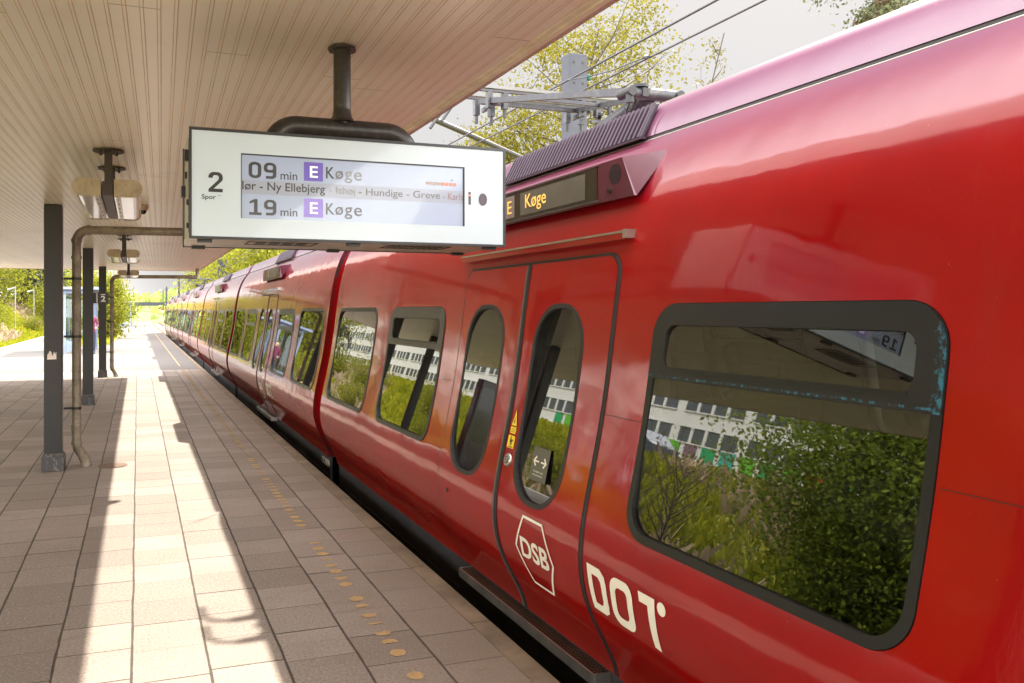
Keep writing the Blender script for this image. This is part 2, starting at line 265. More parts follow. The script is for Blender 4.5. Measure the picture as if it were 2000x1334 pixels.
MT = dict(
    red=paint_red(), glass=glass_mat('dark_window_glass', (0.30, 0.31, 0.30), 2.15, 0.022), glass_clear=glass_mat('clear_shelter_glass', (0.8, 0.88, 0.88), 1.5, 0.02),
    rubber=M('black_rubber', (0.016, 0.015, 0.015), 0.5, bumps=0.1), skirt=M('black_skirt_paint', (0.035, 0.035, 0.037), 0.38, var=0.3, dirt=(0.06, 0.045, 0.03), dirt_amt=0.5),
    frame_blue=frame_grey('worn_grey_window_frame', (0.0095, 0.009, 0.009), 0.8), frame=frame_grey('grey_window_frame', (0.05, 0.044, 0.038)),
    seal=M('grey_seal_profile', (0.10, 0.095, 0.09), 0.35, metal=0.3), gasket=M('window_gasket', (0.007, 0.0068, 0.0065), 0.4),
    lining=M('interior_lining', (0.30, 0.28, 0.25), 0.6), seat=M('dark_blue_seat_cloth', (0.02, 0.025, 0.05), 0.8), floorm=M('train_floor', (0.08, 0.08, 0.085), 0.6),
    white=M('cream_vinyl_lettering', (0.80, 0.76, 0.64), 0.5, var=0.05, dirt=(0.6, 0.5, 0.4), dirt_amt=0.2),
    plum=M('plum_display_housing', (0.075, 0.008, 0.022), 0.35, coat=0.15, var=0.2), dark=M('dark_display_glass', (0.022, 0.018, 0.014), 0.18, coat=0.5),
    dotm=M('display_matrix', (0.10, 0.092, 0.072), 0.5), amber=M('amber_display_letters', (0.9, 0.5, 0.12), 0.5, emit=(1.0, 0.55, 0.12), estr=0.10),
    dim=M('dim_route_panel', (0.22, 0.17, 0.16), 0.4),
    grille=M('dark_ventilation_slats', (0.030, 0.014, 0.027), 0.45, spec=0.3, var=0.25), void=M('dark_void', (0.01, 0.006, 0.01), 0.9),
    tread=perforated(), steel=M('brushed_steel', (0.45, 0.42, 0.38), 0.32, metal=0.9, var=0.2), alu=M('brushed_aluminium', (0.62, 0.58, 0.54), 0.38, metal=0.7, var=0.15, dirt=(0.2, 0.15, 0.1), dirt_amt=0.4),
    panto=M('grey_pantograph_metal', (0.019, 0.019, 0.023), 0.45, metal=0.2, dirt=(0.1, 0.08, 0.06)), pantod=M('dark_pantograph_joint', (0.009, 0.0085, 0.0085), 0.55, metal=0.2),
    pave=paving(), kerb=M('kerb_stone', (0.17, 0.12, 0.075), 0.85, scale=3, var=0.3, dirt=(0.10, 0.075, 0.035), dirt_amt=0.8, bumps=0.4, bscale=60),
    wall_conc=M('platform_wall', (0.12, 0.10, 0.08), 0.9, dirt=(0.04, 0.03, 0.02)), asphalt=M('pale_worn_asphalt', (0.098, 0.087, 0.079), 0.9, scale=1.2, var=0.1, bumps=0.25, bscale=150),
    yellow=M('ochre_road_paint', (0.40, 0.25, 0.105), 0.8, scale=30, var=0.2, dirt=(0.28, 0.2, 0.13), dirt_amt=0.7), whitep=M('white_line_paint', (0.78, 0.76, 0.70), 0.7),
    ceil=ceiling_mat(), groove=M('shaded_groove', (0.74, 0.61, 0.42), 0.9, scale=3, var=0.18), trim=M('cream_trim', (0.90, 0.85, 0.70), 0.5, dirt=(0.5, 0.35, 0.2), dirt_amt=0.25),  # groove colour darkened to add shade the shallow relief lacks
    roofing=M('grey_roofing', (0.2, 0.2, 0.2), 0.9), fascia=M('pinkish_fascia', (0.55, 0.42, 0.38), 0.6),
    column=M('dark_brown_column_paint', (0.013, 0.0095, 0.0078), 0.42, scale=4, var=0.2, bumps=0.05), colbase=M('scuffed_column_base', (0.045, 0.043, 0.043), 0.5, dirt=(0.5, 0.42, 0.34), dirt_amt=0.5, scale=10),
    galv=galv(), sticker=M('torn_white_sticker', (0.78, 0.68, 0.60), 0.7),
    board_face=M('white_board_face', (0.46, 0.535, 0.58), 0.30, var=0.02, coat=0.25, emit=(0.9, 1.0, 0.98), estr=0.02), board_edge=M('black_board_edge', (0.012, 0.012, 0.013), 0.4),  # board face given a faint glow so it reads white in shade
    lcd=M('pale_lcd_screen', (0.235, 0.29, 0.40), 0.22, var=0.03, coat=0.5, emit=(0.72, 0.80, 1.0), estr=0.03), lcd_band=M('lcd_row_band', (0.235, 0.265, 0.33), 0.25, var=0.03, coat=0.4, emit=(0.72, 0.76, 0.86), estr=0.02),
    ink=M('dark_screen_ink', (0.030, 0.028, 0.030), 0.25), ink_glare_grey=M('glare_grey_ink', (0.105, 0.10, 0.105), 0.3, emit=(0.8, 0.78, 0.78), estr=0.008), ink_glare_pale=M('glare_pale_ink', (0.19, 0.19, 0.195), 0.3, emit=(0.8, 0.8, 0.82), estr=0.02), ink_glare_pink=M('glare_pinkish_ink', (0.20, 0.105, 0.115), 0.3, emit=(0.8, 0.6, 0.6), estr=0.01), print_ink=M('black_print', (0.02, 0.02, 0.022), 0.5),  # grey, pale and pink inks carry the screen's glare in their colour
    violet=M('violet_line_square', (0.10, 0.055, 0.36), 0.3, emit=(0.2, 0.12, 0.6), estr=0.03), violet2=M('glare_violet_line_square', (0.21, 0.15, 0.46), 0.3, emit=(0.4, 0.3, 0.8), estr=0.05), lcd_white=M('white_screen_letter', (0.85, 0.86, 0.9), 0.3, emit=(0.9, 0.92, 1.0), estr=0.06),  # second violet is paler, with screen glare put into its colour
    tick_grey=M('grey_progress_tick', (0.40, 0.34, 0.30), 0.4), tick_or=M('orange_progress_tick', (0.75, 0.28, 0.17), 0.4), sensor=M('dark_plum_sensor', (0.045, 0.025, 0.035), 0.25, coat=0.4),
    hanger=M('dark_hanger_paint', (0.028, 0.024, 0.022), 0.36, scale=14, var=0.3, dirt=(0.12, 0.10, 0.06), dirt_amt=0.6, bumps=0.1),
    lampcap=M('beige_lamp_end_cap', (0.42, 0.34, 0.225), 0.5, scale=12, var=0.15, dirt=(0.15, 0.11, 0.06)), lampglass=M('translucent_lamp_cover', (0.82, 0.78, 0.70), 0.15, coat=0.5, var=0.04), bracket=M('dark_brown_bracket', (0.05, 0.035, 0.025), 0.5),
    yel=M('yellow_warning_sticker', (0.85, 0.60, 0.02), 0.45, var=0.05), signgrey=M('grey_door_notice', (0.085, 0.08, 0.06), 0.4, var=0.05), black_sign=M('black_sign_plate', (0.012, 0.012, 0.013), 0.35),
    concrete_mast=M('grey_mast_metal', (0.027, 0.030, 0.040), 0.7, scale=5, var=0.15, bumps=0.1), wire=M('dark_wire', (0.03, 0.03, 0.033), 0.5), insul=M('green_glass_insulator', (0.08, 0.30, 0.24), 0.15),
    bark=M('grey_brown_bark', (0.055, 0.042, 0.032), 0.9, scale=8, var=0.35, bumps=0.5, bscale=25), pinebark=M('pine_bark', (0.12, 0.07, 0.045), 0.9, var=0.35),
    leaf_spring=leaf_mat('spring_yellow_leaves', (0.060, 0.058, 0.008), (0.20, 0.175, 0.018), 0.4), leaf_yg=leaf_mat('yellow_green_leaves', (0.085, 0.11, 0.012), (0.27, 0.255, 0.025), 0.4),
    leaf_green=leaf_mat('fresh_green_leaves', (0.06, 0.10, 0.012), (0.24, 0.28, 0.035), 0.4), leaf_pine=leaf_mat('pine_needles', (0.05, 0.065, 0.03), (0.13, 0.13, 0.07), 0.15), leaf_poplar=leaf_mat('dark_poplar_leaves', (0.06, 0.06, 0.02), (0.20, 0.17, 0.05), 0.3),
    leaf_far=leaf_mat('far_woodland_leaves', (0.14, 0.20, 0.05), (0.36, 0.38, 0.10), 0.3), grass_blade=leaf_mat('grass_blades', (0.12, 0.155, 0.008), (0.36, 0.33, 0.025), 0.35), dry=leaf_mat('dry_stalks', (0.22, 0.16, 0.10), (0.42, 0.32, 0.21), 0.2),
    grass=M('grassy_soil', (0.19, 0.18, 0.028), 0.95, scale=0.7, var=0.45, dirt=(0.26, 0.19, 0.10), dirt_amt=0.7, bumps=0.6, bscale=8), ballast=M('track_ballast', (0.15, 0.11, 0.08), 0.95, scale=14, var=0.6, bumps=1.0, bscale=22),
    rail=M('rusty_rail', (0.13, 0.07, 0.045), 0.5, metal=0.5), sleeper=M('concrete_sleeper', (0.24, 0.21, 0.18), 0.9), road=M('grey_road', (0.12, 0.115, 0.11), 0.9),
    hill_green=M('wooded_hill_ground', (0.10, 0.13, 0.03), 0.95, scale=0.05, var=0.4),
    bwhite=M('white_facade', (0.52, 0.52, 0.51), 0.7, scale=0.6, var=0.04), bglass=M('facade_window_glass', (0.075, 0.085, 0.095), 0.08, coat=0.6, spec=0.8), pgreen=M('green_facade_panel', (0.02, 0.26, 0.10), 0.4), pteal=M('teal_facade_panel', (0.03, 0.32, 0.26), 0.4), pred=M('red_facade_panel', (0.45, 0.04, 0.02), 0.4), plime=M('lime_facade_panel', (0.10, 0.34, 0.03), 0.4), ppurple=M('plum_facade_panel', (0.16, 0.10, 0.13), 0.4),
    bluepost=M('blue_grey_post', (0.20, 0.25, 0.36), 0.45), van=M('white_van_paint', (0.5, 0.5, 0.5), 0.3, coat=0.5), tyre=M('tyre_rubber', (0.02, 0.02, 0.02), 0.8), lamp_grey=M('pale_lamp_post', (0.24, 0.24, 0.24), 0.5),
    skin=M('skin_tone', (0.60, 0.36, 0.26), 0.5), magenta=M('magenta_jacket_cloth', (0.13, 0.015, 0.045), 0.8), jeans=M('dark_trousers_cloth', (0.03, 0.035, 0.06), 0.85), hairm=M('brown_hair', (0.05, 0.03, 0.02), 0.6),
    iron=M('cast_iron_cover', (0.18, 0.12, 0.085), 0.6, metal=0.3, bumps=0.5, bscale=90), carpaint=M('dark_car_paint', (0.05, 0.06, 0.08), 0.25, coat=1.0), sigred=M('red_signal_disc', (0.6, 0.02, 0.02), 0.5),
)

# ---------------------------------------------------------------- mesh builder
class MB:
    def __init__(s): s.v = []; s.n = []; s.f = []; s.m = []; s.sm = []
    def add(s, verts, faces, mat=0, smooth=False, normals=None):
        o = len(s.v); s.v += [tuple(x) for x in verts]
        s.n += [tuple(x) for x in normals] if normals is not None else [(0, 0, 0)]*len(verts)
        for f in faces: s.f.append(tuple(i+o for i in f)); s.m.append(mat); s.sm.append(smooth)
    def box(s, a, b, mat=0, bev=0.0):
        x0, y0, z0 = a; x1, y1, z1 = b
        if bev:
            bm = bmesh.new(); bmesh.ops.create_cube(bm, size=1)
            for v in bm.verts: v.co = Vector(((x0+x1)/2+v.co.x*(x1-x0), (y0+y1)/2+v.co.y*(y1-y0), (z0+z1)/2+v.co.z*(z1-z0)))
            bmesh.ops.bevel(bm, geom=bm.edges[:], offset=bev, segments=2, affect='EDGES', profile=0.5)
            s.bm(bm, mat); return
        vs = [(x0, y0, z0), (x1, y0, z0), (x1, y1, z0), (x0, y1, z0), (x0, y0, z1), (x1, y0, z1), (x1, y1, z1), (x0, y1, z1)]
        s.add(vs, [(0, 3, 2, 1), (4, 5, 6, 7), (0, 1, 5, 4), (1, 2, 6, 5), (2, 3, 7, 6), (3, 0, 4, 7)], mat)
    def bm(s, bm, mat=0, smooth=False):
        bm.verts.ensure_lookup_table(); bm.verts.index_update()
        s.add([v.co for v in bm.verts], [[v.index for v in f.verts] for f in bm.faces], mat, smooth); bm.free()
    def tube(s, pts, r, n=12, mat=0, caps=True, smooth=True, flat=1.0):
        pts = [Vector(p) for p in pts]; k = len(pts)
        rr = r if isinstance(r, (list, tuple)) else [r]*k
        vs = []; up = None
        for i, p in enumerate(pts):
            d = (pts[min(i+1, k-1)]-pts[max(i-1, 0)]).normalized()
            if up is None:
                up = Vector((0, 0, 1)) if abs(d.z) < 0.9 else Vector((1, 0, 0))
            a = d.cross(up).normalized(); b = a.cross(d).normalized(); up = b
            for j in range(n):
                t = 2*math.pi*j/n; vs.append(p+(a*math.cos(t)+b*math.sin(t)*flat)*rr[i])
        fs = [(i*n+j, i*n+(j+1) % n, (i+1)*n+(j+1) % n, (i+1)*n+j) for i in range(k-1) for j in range(n)]
        s.add(vs, fs, mat, smooth)
        if caps:
            s.add(vs[:n], [tuple(range(n-1, -1, -1))], mat); s.add(vs[-n:], [tuple(range(n))], mat)
    def bar(s, a, b, w, h, mat=0):
        a, b = Vector(a), Vector(b); d = (b-a).normalized(); up = Vector((0, 0, 1)) if abs(d.z) < 0.95 else Vector((0, 1, 0))
        x = d.cross(up).normalized()*w/2; z = x.cross(d).normalized()*h/2
        vs = [p+i*x+j*z for p in (a, b) for (i, j) in ((-1, -1), (1, -1), (1, 1), (-1, 1))]
        s.add(vs, [(3, 2, 1, 0), (4, 5, 6, 7), (0, 1, 5, 4), (1, 2, 6, 5), (2, 3, 7, 6), (3, 0, 4, 7)], mat)
    def prism(s, poly, axis, a, b, mat=0):
        """poly: 2D outline in the two other axes (in order), extruded along axis from a to b"""
        def P(p, t):
            q = list(p); q.insert(axis, t); return tuple(q)
        k = len(poly); vs = [P(p, a) for p in poly]+[P(p, b) for p in poly]
        fs = [tuple(range(k-1, -1, -1)), tuple(range(k, 2*k))]+[(i, (i+1) % k, k+(i+1) % k, k+i) for i in range(k)]
        s.add(vs, fs, mat)
    def build(s, name, mats, parent=None, loc=(0, 0, 0), recalc=False):
        me = bpy.data.meshes.new(name); me.from_pydata(s.v, [], s.f)
        for m in (mats if isinstance(mats, (list, tuple)) else [mats]): me.materials.append(MT[m] if isinstance(m, str) else m)
        me.polygons.foreach_set('material_index', s.m); me.polygons.foreach_set('use_smooth', s.sm)
        if recalc:
            bm = bmesh.new(); bm.from_mesh(me); bmesh.ops.recalc_face_normals(bm, faces=bm.faces[:]); bm.to_mesh(me); bm.free()
        elif any(n != (0, 0, 0) for n in s.n): me.normals_split_custom_set_from_vertices(s.n)
        me.update()
        o = bpy.data.objects.new(name, me); COL.objects.link(o); o.location = loc
        if parent: o.parent = parent
        return o
def thing(name, label, cat, loc=(0, 0, 0), group=None):
    o = bpy.data.objects.new(name, None); COL.objects.link(o); o.location = loc; o.empty_display_size = 0.3
    return tag(o, label, cat, group)
def tag(o, label, cat, group=None):
    o['label'] = label; o['category'] = cat
    if group: o['group'] = group
    return o
def struct(o, kind='structure'): o['kind'] = kind; return o
def dup(root, loc, label=None, rotz=0, scale=None):
    r = root.copy(); COL.objects.link(r); r.location = loc; r.rotation_euler = (0, 0, rotz)
    if scale: r.scale = (scale,)*3 if not isinstance(scale, tuple) else scale
    if label: r['label'] = label
    for ch in list(root.children):
        c = ch.copy(); COL.objects.link(c); c.parent = r
        for g in list(ch.children):
            d = g.copy(); COL.objects.link(d); d.parent = c
    return r
def rrect(x0, x1, z0, z1, r, seg=8):
    r = r if isinstance(r, (list, tuple)) else (r, r, r, r)   # bl, br, tr, tl
    pts = []
    for (cx, cz, rr, a0) in ((x0+r[0], z0+r[0], r[0], 180), (x1-r[1], z0+r[1], r[1], 270), (x1-r[2], z1-r[2], r[2], 0), (x0+r[3], z1-r[3], r[3], 90)):
        if rr <= 1e-6: pts.append((cx, cz)); continue
        for i in range(seg+1):
            a = R(a0+90*i/seg); pts.append((cx+rr*math.cos(a), cz+rr*math.sin(a)))
    return pts
def ellipse(cx, cz, rx, rz, n=24): return [(cx+rx*math.cos(2*math.pi*i/n), cz+rz*math.sin(2*math.pi*i/n)) for i in range(n)]
def fill2d(loops):
    t = tessellate_polygon([[Vector((p[0], p[1], 0)) for p in lp] for lp in loops])
    return [p for lp in loops for p in lp], [tuple(x) for x in t]
def text2d(txt, bold=0.0, shear=0.0, spacing=1.0):
    cu = bpy.data.curves.new('t', 'FONT'); cu.body = txt; cu.offset = bold; cu.shear = shear; cu.space_character = spacing
    cu.resolution_u = 6; cu.fill_mode = 'FRONT'
    ob = bpy.data.objects.new('t', cu); me = bpy.data.meshes.new_from_object(ob)
    v = [(x.co.x, x.co.y) for x in me.vertices]; f = [tuple(p.vertices) for p in me.polygons]
    bpy.data.objects.remove(ob); bpy.data.meshes.remove(me); bpy.data.curves.remove(cu)
    return v, f
def fit(v, x0, x1, y0, y1):
    a = np.array(v); mn, mxx = a.min(0), a.max(0)
    return [(x0+(p[0]-mn[0])/(mxx[0]-mn[0])*(x1-x0), y0+(p[1]-mn[1])/(mxx[1]-mn[1])*(y1-y0)) for p in v]

# ---------------------------------------------------------------- ground, platform, tracks
rng = random.Random(7)
PY1 = 126.0
b = MB(); b.add([(-900, -300, -1.25), (900, -300, -1.25), (900, 1500, -1.25), (-900, 1500, -1.25)], [(0, 1, 2, 3)]); struct(b.build('ground', 'grass'))
b = MB(); b.box((-5.75, -20, -1.2), (1.71, 24.0, 0.0), 0)
plat = struct(b.build('platform', ['pave', 'wall_conc']))
b = MB(); b.box((-5.75, 24.0, -1.2), (1.71, PY1, -0.002), 0); b.build('asphalt_surface', 'asphalt', plat)
b = MB()
y = -20.0
while y < PY1:
    b.box((1.712, y+0.004, -1.2), (1.826, y+0.996, 0.003+rng.uniform(-0.002, 0.003)), 0, 0.0)
    y += 1.0
b.build('kerb_edge', 'kerb', plat)
b = MB(); b.box((-5.9, -20, -0.5), (-5.752, PY1, 0.006)); b.build('white_kerb_edge', 'whitep', plat)
# worn round warning dots
b = MB(); y = 2.2
while y < 24:
    y += 0.131
    k = rng.random()
    if k < 0.14: continue
    n = 18; r0 = 0.041; pts = []
    cut = rng.choice([None, None, None, 'a', 'b', 'c']); a0 = rng.uniform(0, 6.28)
    for i in range(n):
        t = 2*math.pi*i/n; rx = r0*(1+0.05*rng.uniform(-1, 1)); px, py = rx*math.cos(t), rx*math.sin(t)
        if cut == 'a' and py > 0.012: py = 0.012+rng.uniform(-0.004, 0.004)
        if cut == 'b' and abs(py) > 0.013: py = math.copysign(0.012, py)+rng.uniform(-0.004, 0.004)
        if cut == 'c' and py < -0.008: py = -0.008+rng.uniform(-0.005, 0.003)
        pts.append((1.222+rng.uniform(-0.0, 0.0)+px, y+py, 0.004))
    b.add(pts, [tuple(range(n))])
b.build('warning_dots', 'yellow', plat)
b = MB(); b.add([(1.205, 25.5, 0.003), (1.24, 25.5, 0.003), (1.24, 62, 0.003), (1.205, 62, 0.003)], [(0, 1, 2, 3)])
b.build('yellow_line', 'yellow', plat)
b = MB(); b.tube([(-0.259, 9.35, 0.002), (-0.259, 9.35, 0.006)], 0.155, 28); b.tube([(-0.259, 9.35, 0.006), (-0.259, 9.35, 0.008)], 0.135, 28)
tag(b.build('drain_cover', 'iron'), 'round rusty drain cover set in the paving beside the nearest column', 'drain cover')
# tracks
for (x0, nm) in ((3.65, 'a'), (-7.9, 'b')):
    b = MB(); b.box((x0-1.75, -30, -1.24), (x0+1.75, 300, -1.08)); struct(b.build('ballast', 'ballast'))
    b = MB()
    for dx in (-0.75, 0.75):
        for (wx, z0, z1) in ((0.07, -1.05, -1.035), (0.012, -1.035, -0.93), (0.036, -0.93, -0.90)): b.box((x0+dx-wx, -30, z0), (x0+dx+wx, 300, z1))
    yy = -30
    while yy < 150: b.box((x0-1.25, yy, -1.1), (x0+1.25, yy+0.24, -1.05), 1); yy += 0.65
    struct(b.build('railway_track', ['rail', 'sleeper']))
# grassy bank on the left, right verge, hills
def grid_mesh(name, xs, ys, zf, mat):
    vs = [(x, y, zf(x, y)) for y in ys for x in xs]; nx = len(xs)
    fs = [(j*nx+i, j*nx+i+1, (j+1)*nx+i+1, (j+1)*nx+i) for j in range(len(ys)-1) for i in range(nx-1)]
    b = MB(); b.add(vs, fs, 0, True); return struct(b.build(name, mat))
def bank_z(x, y):
    t = min(1, max(0, (-9.6-x)/11.0)); t = t*t*(3-2*t)
    base = -1.3+(3.5+0.012*max(0, y-40))*t
    return base+0.35*t*(1.2-t)*noise.noise(Vector((x*0.5, y*0.35, 0)))*2
grid_mesh('grass_bank', [-9.4-0.45*i for i in range(27)]+[-22, -26, -40, -90], [-30+2.2*i for i in range(130)], bank_z, 'grass')
def verge_z(x, y): return -1.3+1.6*min(1, max(0, (x-6.5)/6))+0.2*noise.noise(Vector((x*0.4, y*0.3, 3)))
grid_mesh('grass_verge', [6.2+0.8*i for i in range(18)]+[30, 60], [-30+4*i for i in range(70)], verge_z, 'grass')
def hill_z(x, y):
    d = (y-150)/200
    return -2.2+max(0, min(1, d))*(7.5+6*noise.noise(Vector((x*0.012, y*0.006, 2)))+(4 if x < -10 else -1.5))
grid_mesh('hills', [-300+14*i for i in range(44)], [140+20*i for i in range(40)], hill_z, 'hill_green')

# ---------------------------------------------------------------- canopy
can = thing('platform_canopy', 'long flat platform canopy with a cream boarded ceiling on dark columns', 'canopy', (0, 4, 2.83))
CX0, CX1, CY0, CY1 = -6.2, 1.62, -16.0, 23.4
pitch = 0.0622
prof = [(0, 0), (0.045, 0), (0.0456, 0.0016), (0.0474, 0.0016), (0.048, 0.0), (0.058, 0.0), (0.0586, 0.002), (0.0614, 0.002), (0.0622, 0)]
pm = [0, 1, 1, 1, 0, 1, 1, 1]
bm = bmesh.new(); ang = R(-1.55); ca, sa = math.cos(ang), math.sin(ang)
n0 = int(-9.8/pitch); n1 = int(3.2/pitch)
for i in range(n0, n1):
    col = [[], []]
    for (dx, dz) in prof:
        for k, yy in enumerate((-20.0, 30.0)):
            x = i*pitch+dx; col[k].append(bm.verts.new((x*ca-yy*sa, x*sa+yy*ca, dz)))
    for j in range(len(prof)-1):
        f = bm.faces.new((col[0][j], col[1][j], col[1][j+1], col[0][j+1])); f.material_index = pm[j]
for co, no in (((CX0+.15, 0, 0), (-1, 0, 0)), ((CX1-.055, 0, 0), (1, 0, 0)), ((0, CY0, 0), (0, -1, 0)), ((0, CY1-.45, 0), (0, 1, 0))):
    bmesh.ops.bisect_plane(bm, geom=bm.verts[:]+bm.edges[:]+bm.faces[:], plane_co=co, plane_no=no, clear_outer=True)
me = bpy.data.meshes.new('ceiling_boards'); bm.to_mesh(me); bm.free()
me.materials.append(MT['ceil']); me.materials.append(MT['groove'])
o = bpy.data.objects.new('ceiling_boards', me); COL.objects.link(o); o.parent = can; o.location = (0, -4, 0)
b = MB(); b.box((CX0, CY0-4, 0.012), (CX1, CY1-4, 0.30)); b.build('roof', 'roofing', can)
b = MB()
for x0, x1, dz in ((CX1-.058, CX1-.032, -.004), (CX1-.030, CX1, -.010), (CX0, CX0+.155, -.004)): b.box((x0, CY0-4, dz), (x1, CY1-4, 0.011))
b.box((CX0+.157, CY1-.455-4, -.004), (CX1-.06, CY1-4, 0.0115)); b.build('edge_trim', 'trim', can)
b = MB(); b.box((CX1+.002, CY0-4, -.012), (CX1+.022, CY1-4, 0.31)); b.box((CX0, CY1+.002-4, -.012), (CX1+.022, CY1+.022-4, 0.31)); b.box((CX0-.022, CY0-4, -.012), (CX0-.002, CY1+.022-4, 0.31)); b.build('fascia', 'fascia', can)

# ---------------------------------------------------------------- columns, drainpipes
def make_column(with_sticker, label, loc):
    t = thing('canopy_column', label, 'column', loc, 'dark columns holding up the canopy')
    b = MB(); b.box((-.088, -.088, .185), (.088, .088, 2.826), 0, .006); b.build('shaft', 'column', t)
    b = MB(); b.box((-.112, -.112, 0.001), (.112, .112, .15), 0, .006)
    b.add([(-.112, -.112, .15), (.112, -.112, .15), (.112, .112, .15), (-.112, .112, .15), (-.09, -.09, .19), (.09, -.09, .19), (.09, .09, .19), (-.09, .09, .19)], [(0, 1, 5, 4), (1, 2, 6, 5), (2, 3, 7, 6), (3, 0, 4, 7), (4, 5, 6, 7)])
    b.build('base_plinth', 'colbase', t)
    if with_sticker:
        b = MB(); o2 = [(-.045, .0), (.045, .002), (.044, .075), (.03, .05), (.022, .078), (.008, .03), (-.004, .07), (-.02, .085), (-.03, .06), (-.042, .05)]
        pts, tr = fill2d([o2]); b.add([(p[0]-.01, -.0905, 1.185+p[1]*1.1) for p in pts], tr); b.build('torn_sticker', 'sticker', t)
    return t
c1 = make_column(True, 'nearest dark square column, with a torn white sticker and a plinth', (-.85, 9.3, 0))
cA = make_column(False, 'dark square column behind the drainpipe, carrying the black number sign', (-.852, 15.6, 0))
dup(cA, (-.85, 21.85, 0), 'dark column at the far end of the canopy, beside the short pale drainpipe')
dup(cA, (-.85, 3.05, 0), 'dark column left of the departure board, seen only in the train windows')
dup(cA, (-.85, -3.2, 0), 'dark column behind the viewpoint, seen only in the train windows')
dup(cA, (-3.0, 12.9, 0), 'dark column of the left row, mirrored in the right door window')
dup(cA, (-3.0, 19.1, 0), 'dark column of the left row, mirrored in the hopper window beyond the door')
t = thing('information_kiosk', 'dark upright information kiosk mirrored in the left door window', 'kiosk', (-3.0, 14.95, 0))
b = MB(); b.box((-.27, -.14, .12), (.27, .14, 1.95), 0, .02); b.box((-.22, -.11, 0), (.22, .11, .12)); b.build('cabinet', 'sensor', t)
b = MB(); b.box((.271, -.1, .75), (.274, .1, 1.75)); b.box((-.22, -.146, .7), (.22, -.1405, 1.8)); b.build('screen', 'dark', t)
def drainpipe(cy, zt, xr, label, name='drainpipe'):
    t = thing(name, label, 'drainpipe', (-.62, cy, 0), 'drainpipes under the canopy')
    r = .047
    b = MB()
    path = [(.085, 0, .0), (.08, 0, .055), (.045, 0, .13), (.0, 0, .2), (-.012, 0, .27), (-.012, 0, .45)]
    b.tube(path[:3], [.062, .056, .05], 18); b.tube(path[2:], r+.003, 18)
    b.tube([(-.012, 0, .40), (-.012, 0, .46)], r+.009, 18); b.tube([(-.012, 0, .24), (-.012, 0, .28)], r+.009, 18); b.build('foot_bend', 'galv', t)
    b = MB(); b.tube([(-.012, 0, .46), (-.012, 0, zt-.14)], r, 20); b.tube([(-.012, 0, zt-.32), (-.012, 0, zt-.29)], r+.008, 18); b.tube([(-.012, 0, 1.45), (-.012, 0, 1.47)], r+.004, 18); b.build('downpipe', 'galv', t)
    b = MB(); pts = []
    for i in range(9):
        a = R(90*i/8); pts.append((-.012+.13*(1-math.cos(a)), 0, zt-.13+.13*math.sin(a)))
    b.tube(pts, r+.003, 20); b.tube([(.10, 0, zt), (.13, 0, zt)], r+.009, 20); b.tube([(-.012, 0, zt-.14), (-.012, 0, zt-.10)], r+.008, 20); b.build('top_bend', 'galv', t)
    b = MB(); b.tube([(.12, 0, zt), (xr+.62, 0, zt+.02)], r, 18); b.tube([(xr+.62, 0, zt+.02), (xr+.62, 0, 2.82)], r, 18); b.build('cross_pipe', 'galv', t)
    for z in (.64, 1.42, 2.05):
        b = MB(); b.box((-.14, -.012, z-.012), (-.02, .012, z+.012)); b.tube([(-.012, 0, z-.014), (-.012, 0, z+.014)], r+.006, 18); b.build('wall_bracket', 'column', t)
    return t
drainpipe(9.42, 2.585, 1.55, 'mossy grey drainpipe beside the nearest column, running across under the ceiling')
drainpipe(21.95, 2.58, 1.50, 'pale grey drainpipe beside the farthest column under the canopy end')
# black number sign on the second column
t = thing('platform_number_sign', 'small black sign with a white 2 on the second column', 'number sign', (-.762, 15.6, 1.93))
b = MB(); b.box((-.0, -.012, -.095), (.255, .012, .095), 0, .003); b.build('plate', 'black_sign', t)
b = MB(); v, f = text2d('2', .03); b.add([(p[0], -.0145, p[1]) for p in fit(v, .125, .205, -.065, .045)], f); b.add([(.125, -.0145, .058), (.205, -.0145, .058), (.205, -.0145, .074), (.125, -.0145, .074)], [(0, 1, 2, 3)])
b.add([(.052, -.0145, -.09), (.068, -.0145, -.09), (.068, -.0145, .09), (.052, -.0145, .09)], [(0, 1, 2, 3)]); b.build('lettering', 'whitep', t)
# security camera
t = thing('security_camera', 'small pale dome camera fixed under the ceiling near the canopy edge', 'security camera', (.05, 9.0, 2.83))
b = MB(); b.tube([(0, 0, 0), (0, 0, -.03), (0, 0, -.06)], [.06, .06, .045], 16); b.build('mount', 'lampcap', t)
b = MB(); b.tube([(0, 0, -.06), (0, 0, -.085), (0, 0, -.1)], [.042, .036, .012], 16); b.build('dome', 'dark', t)

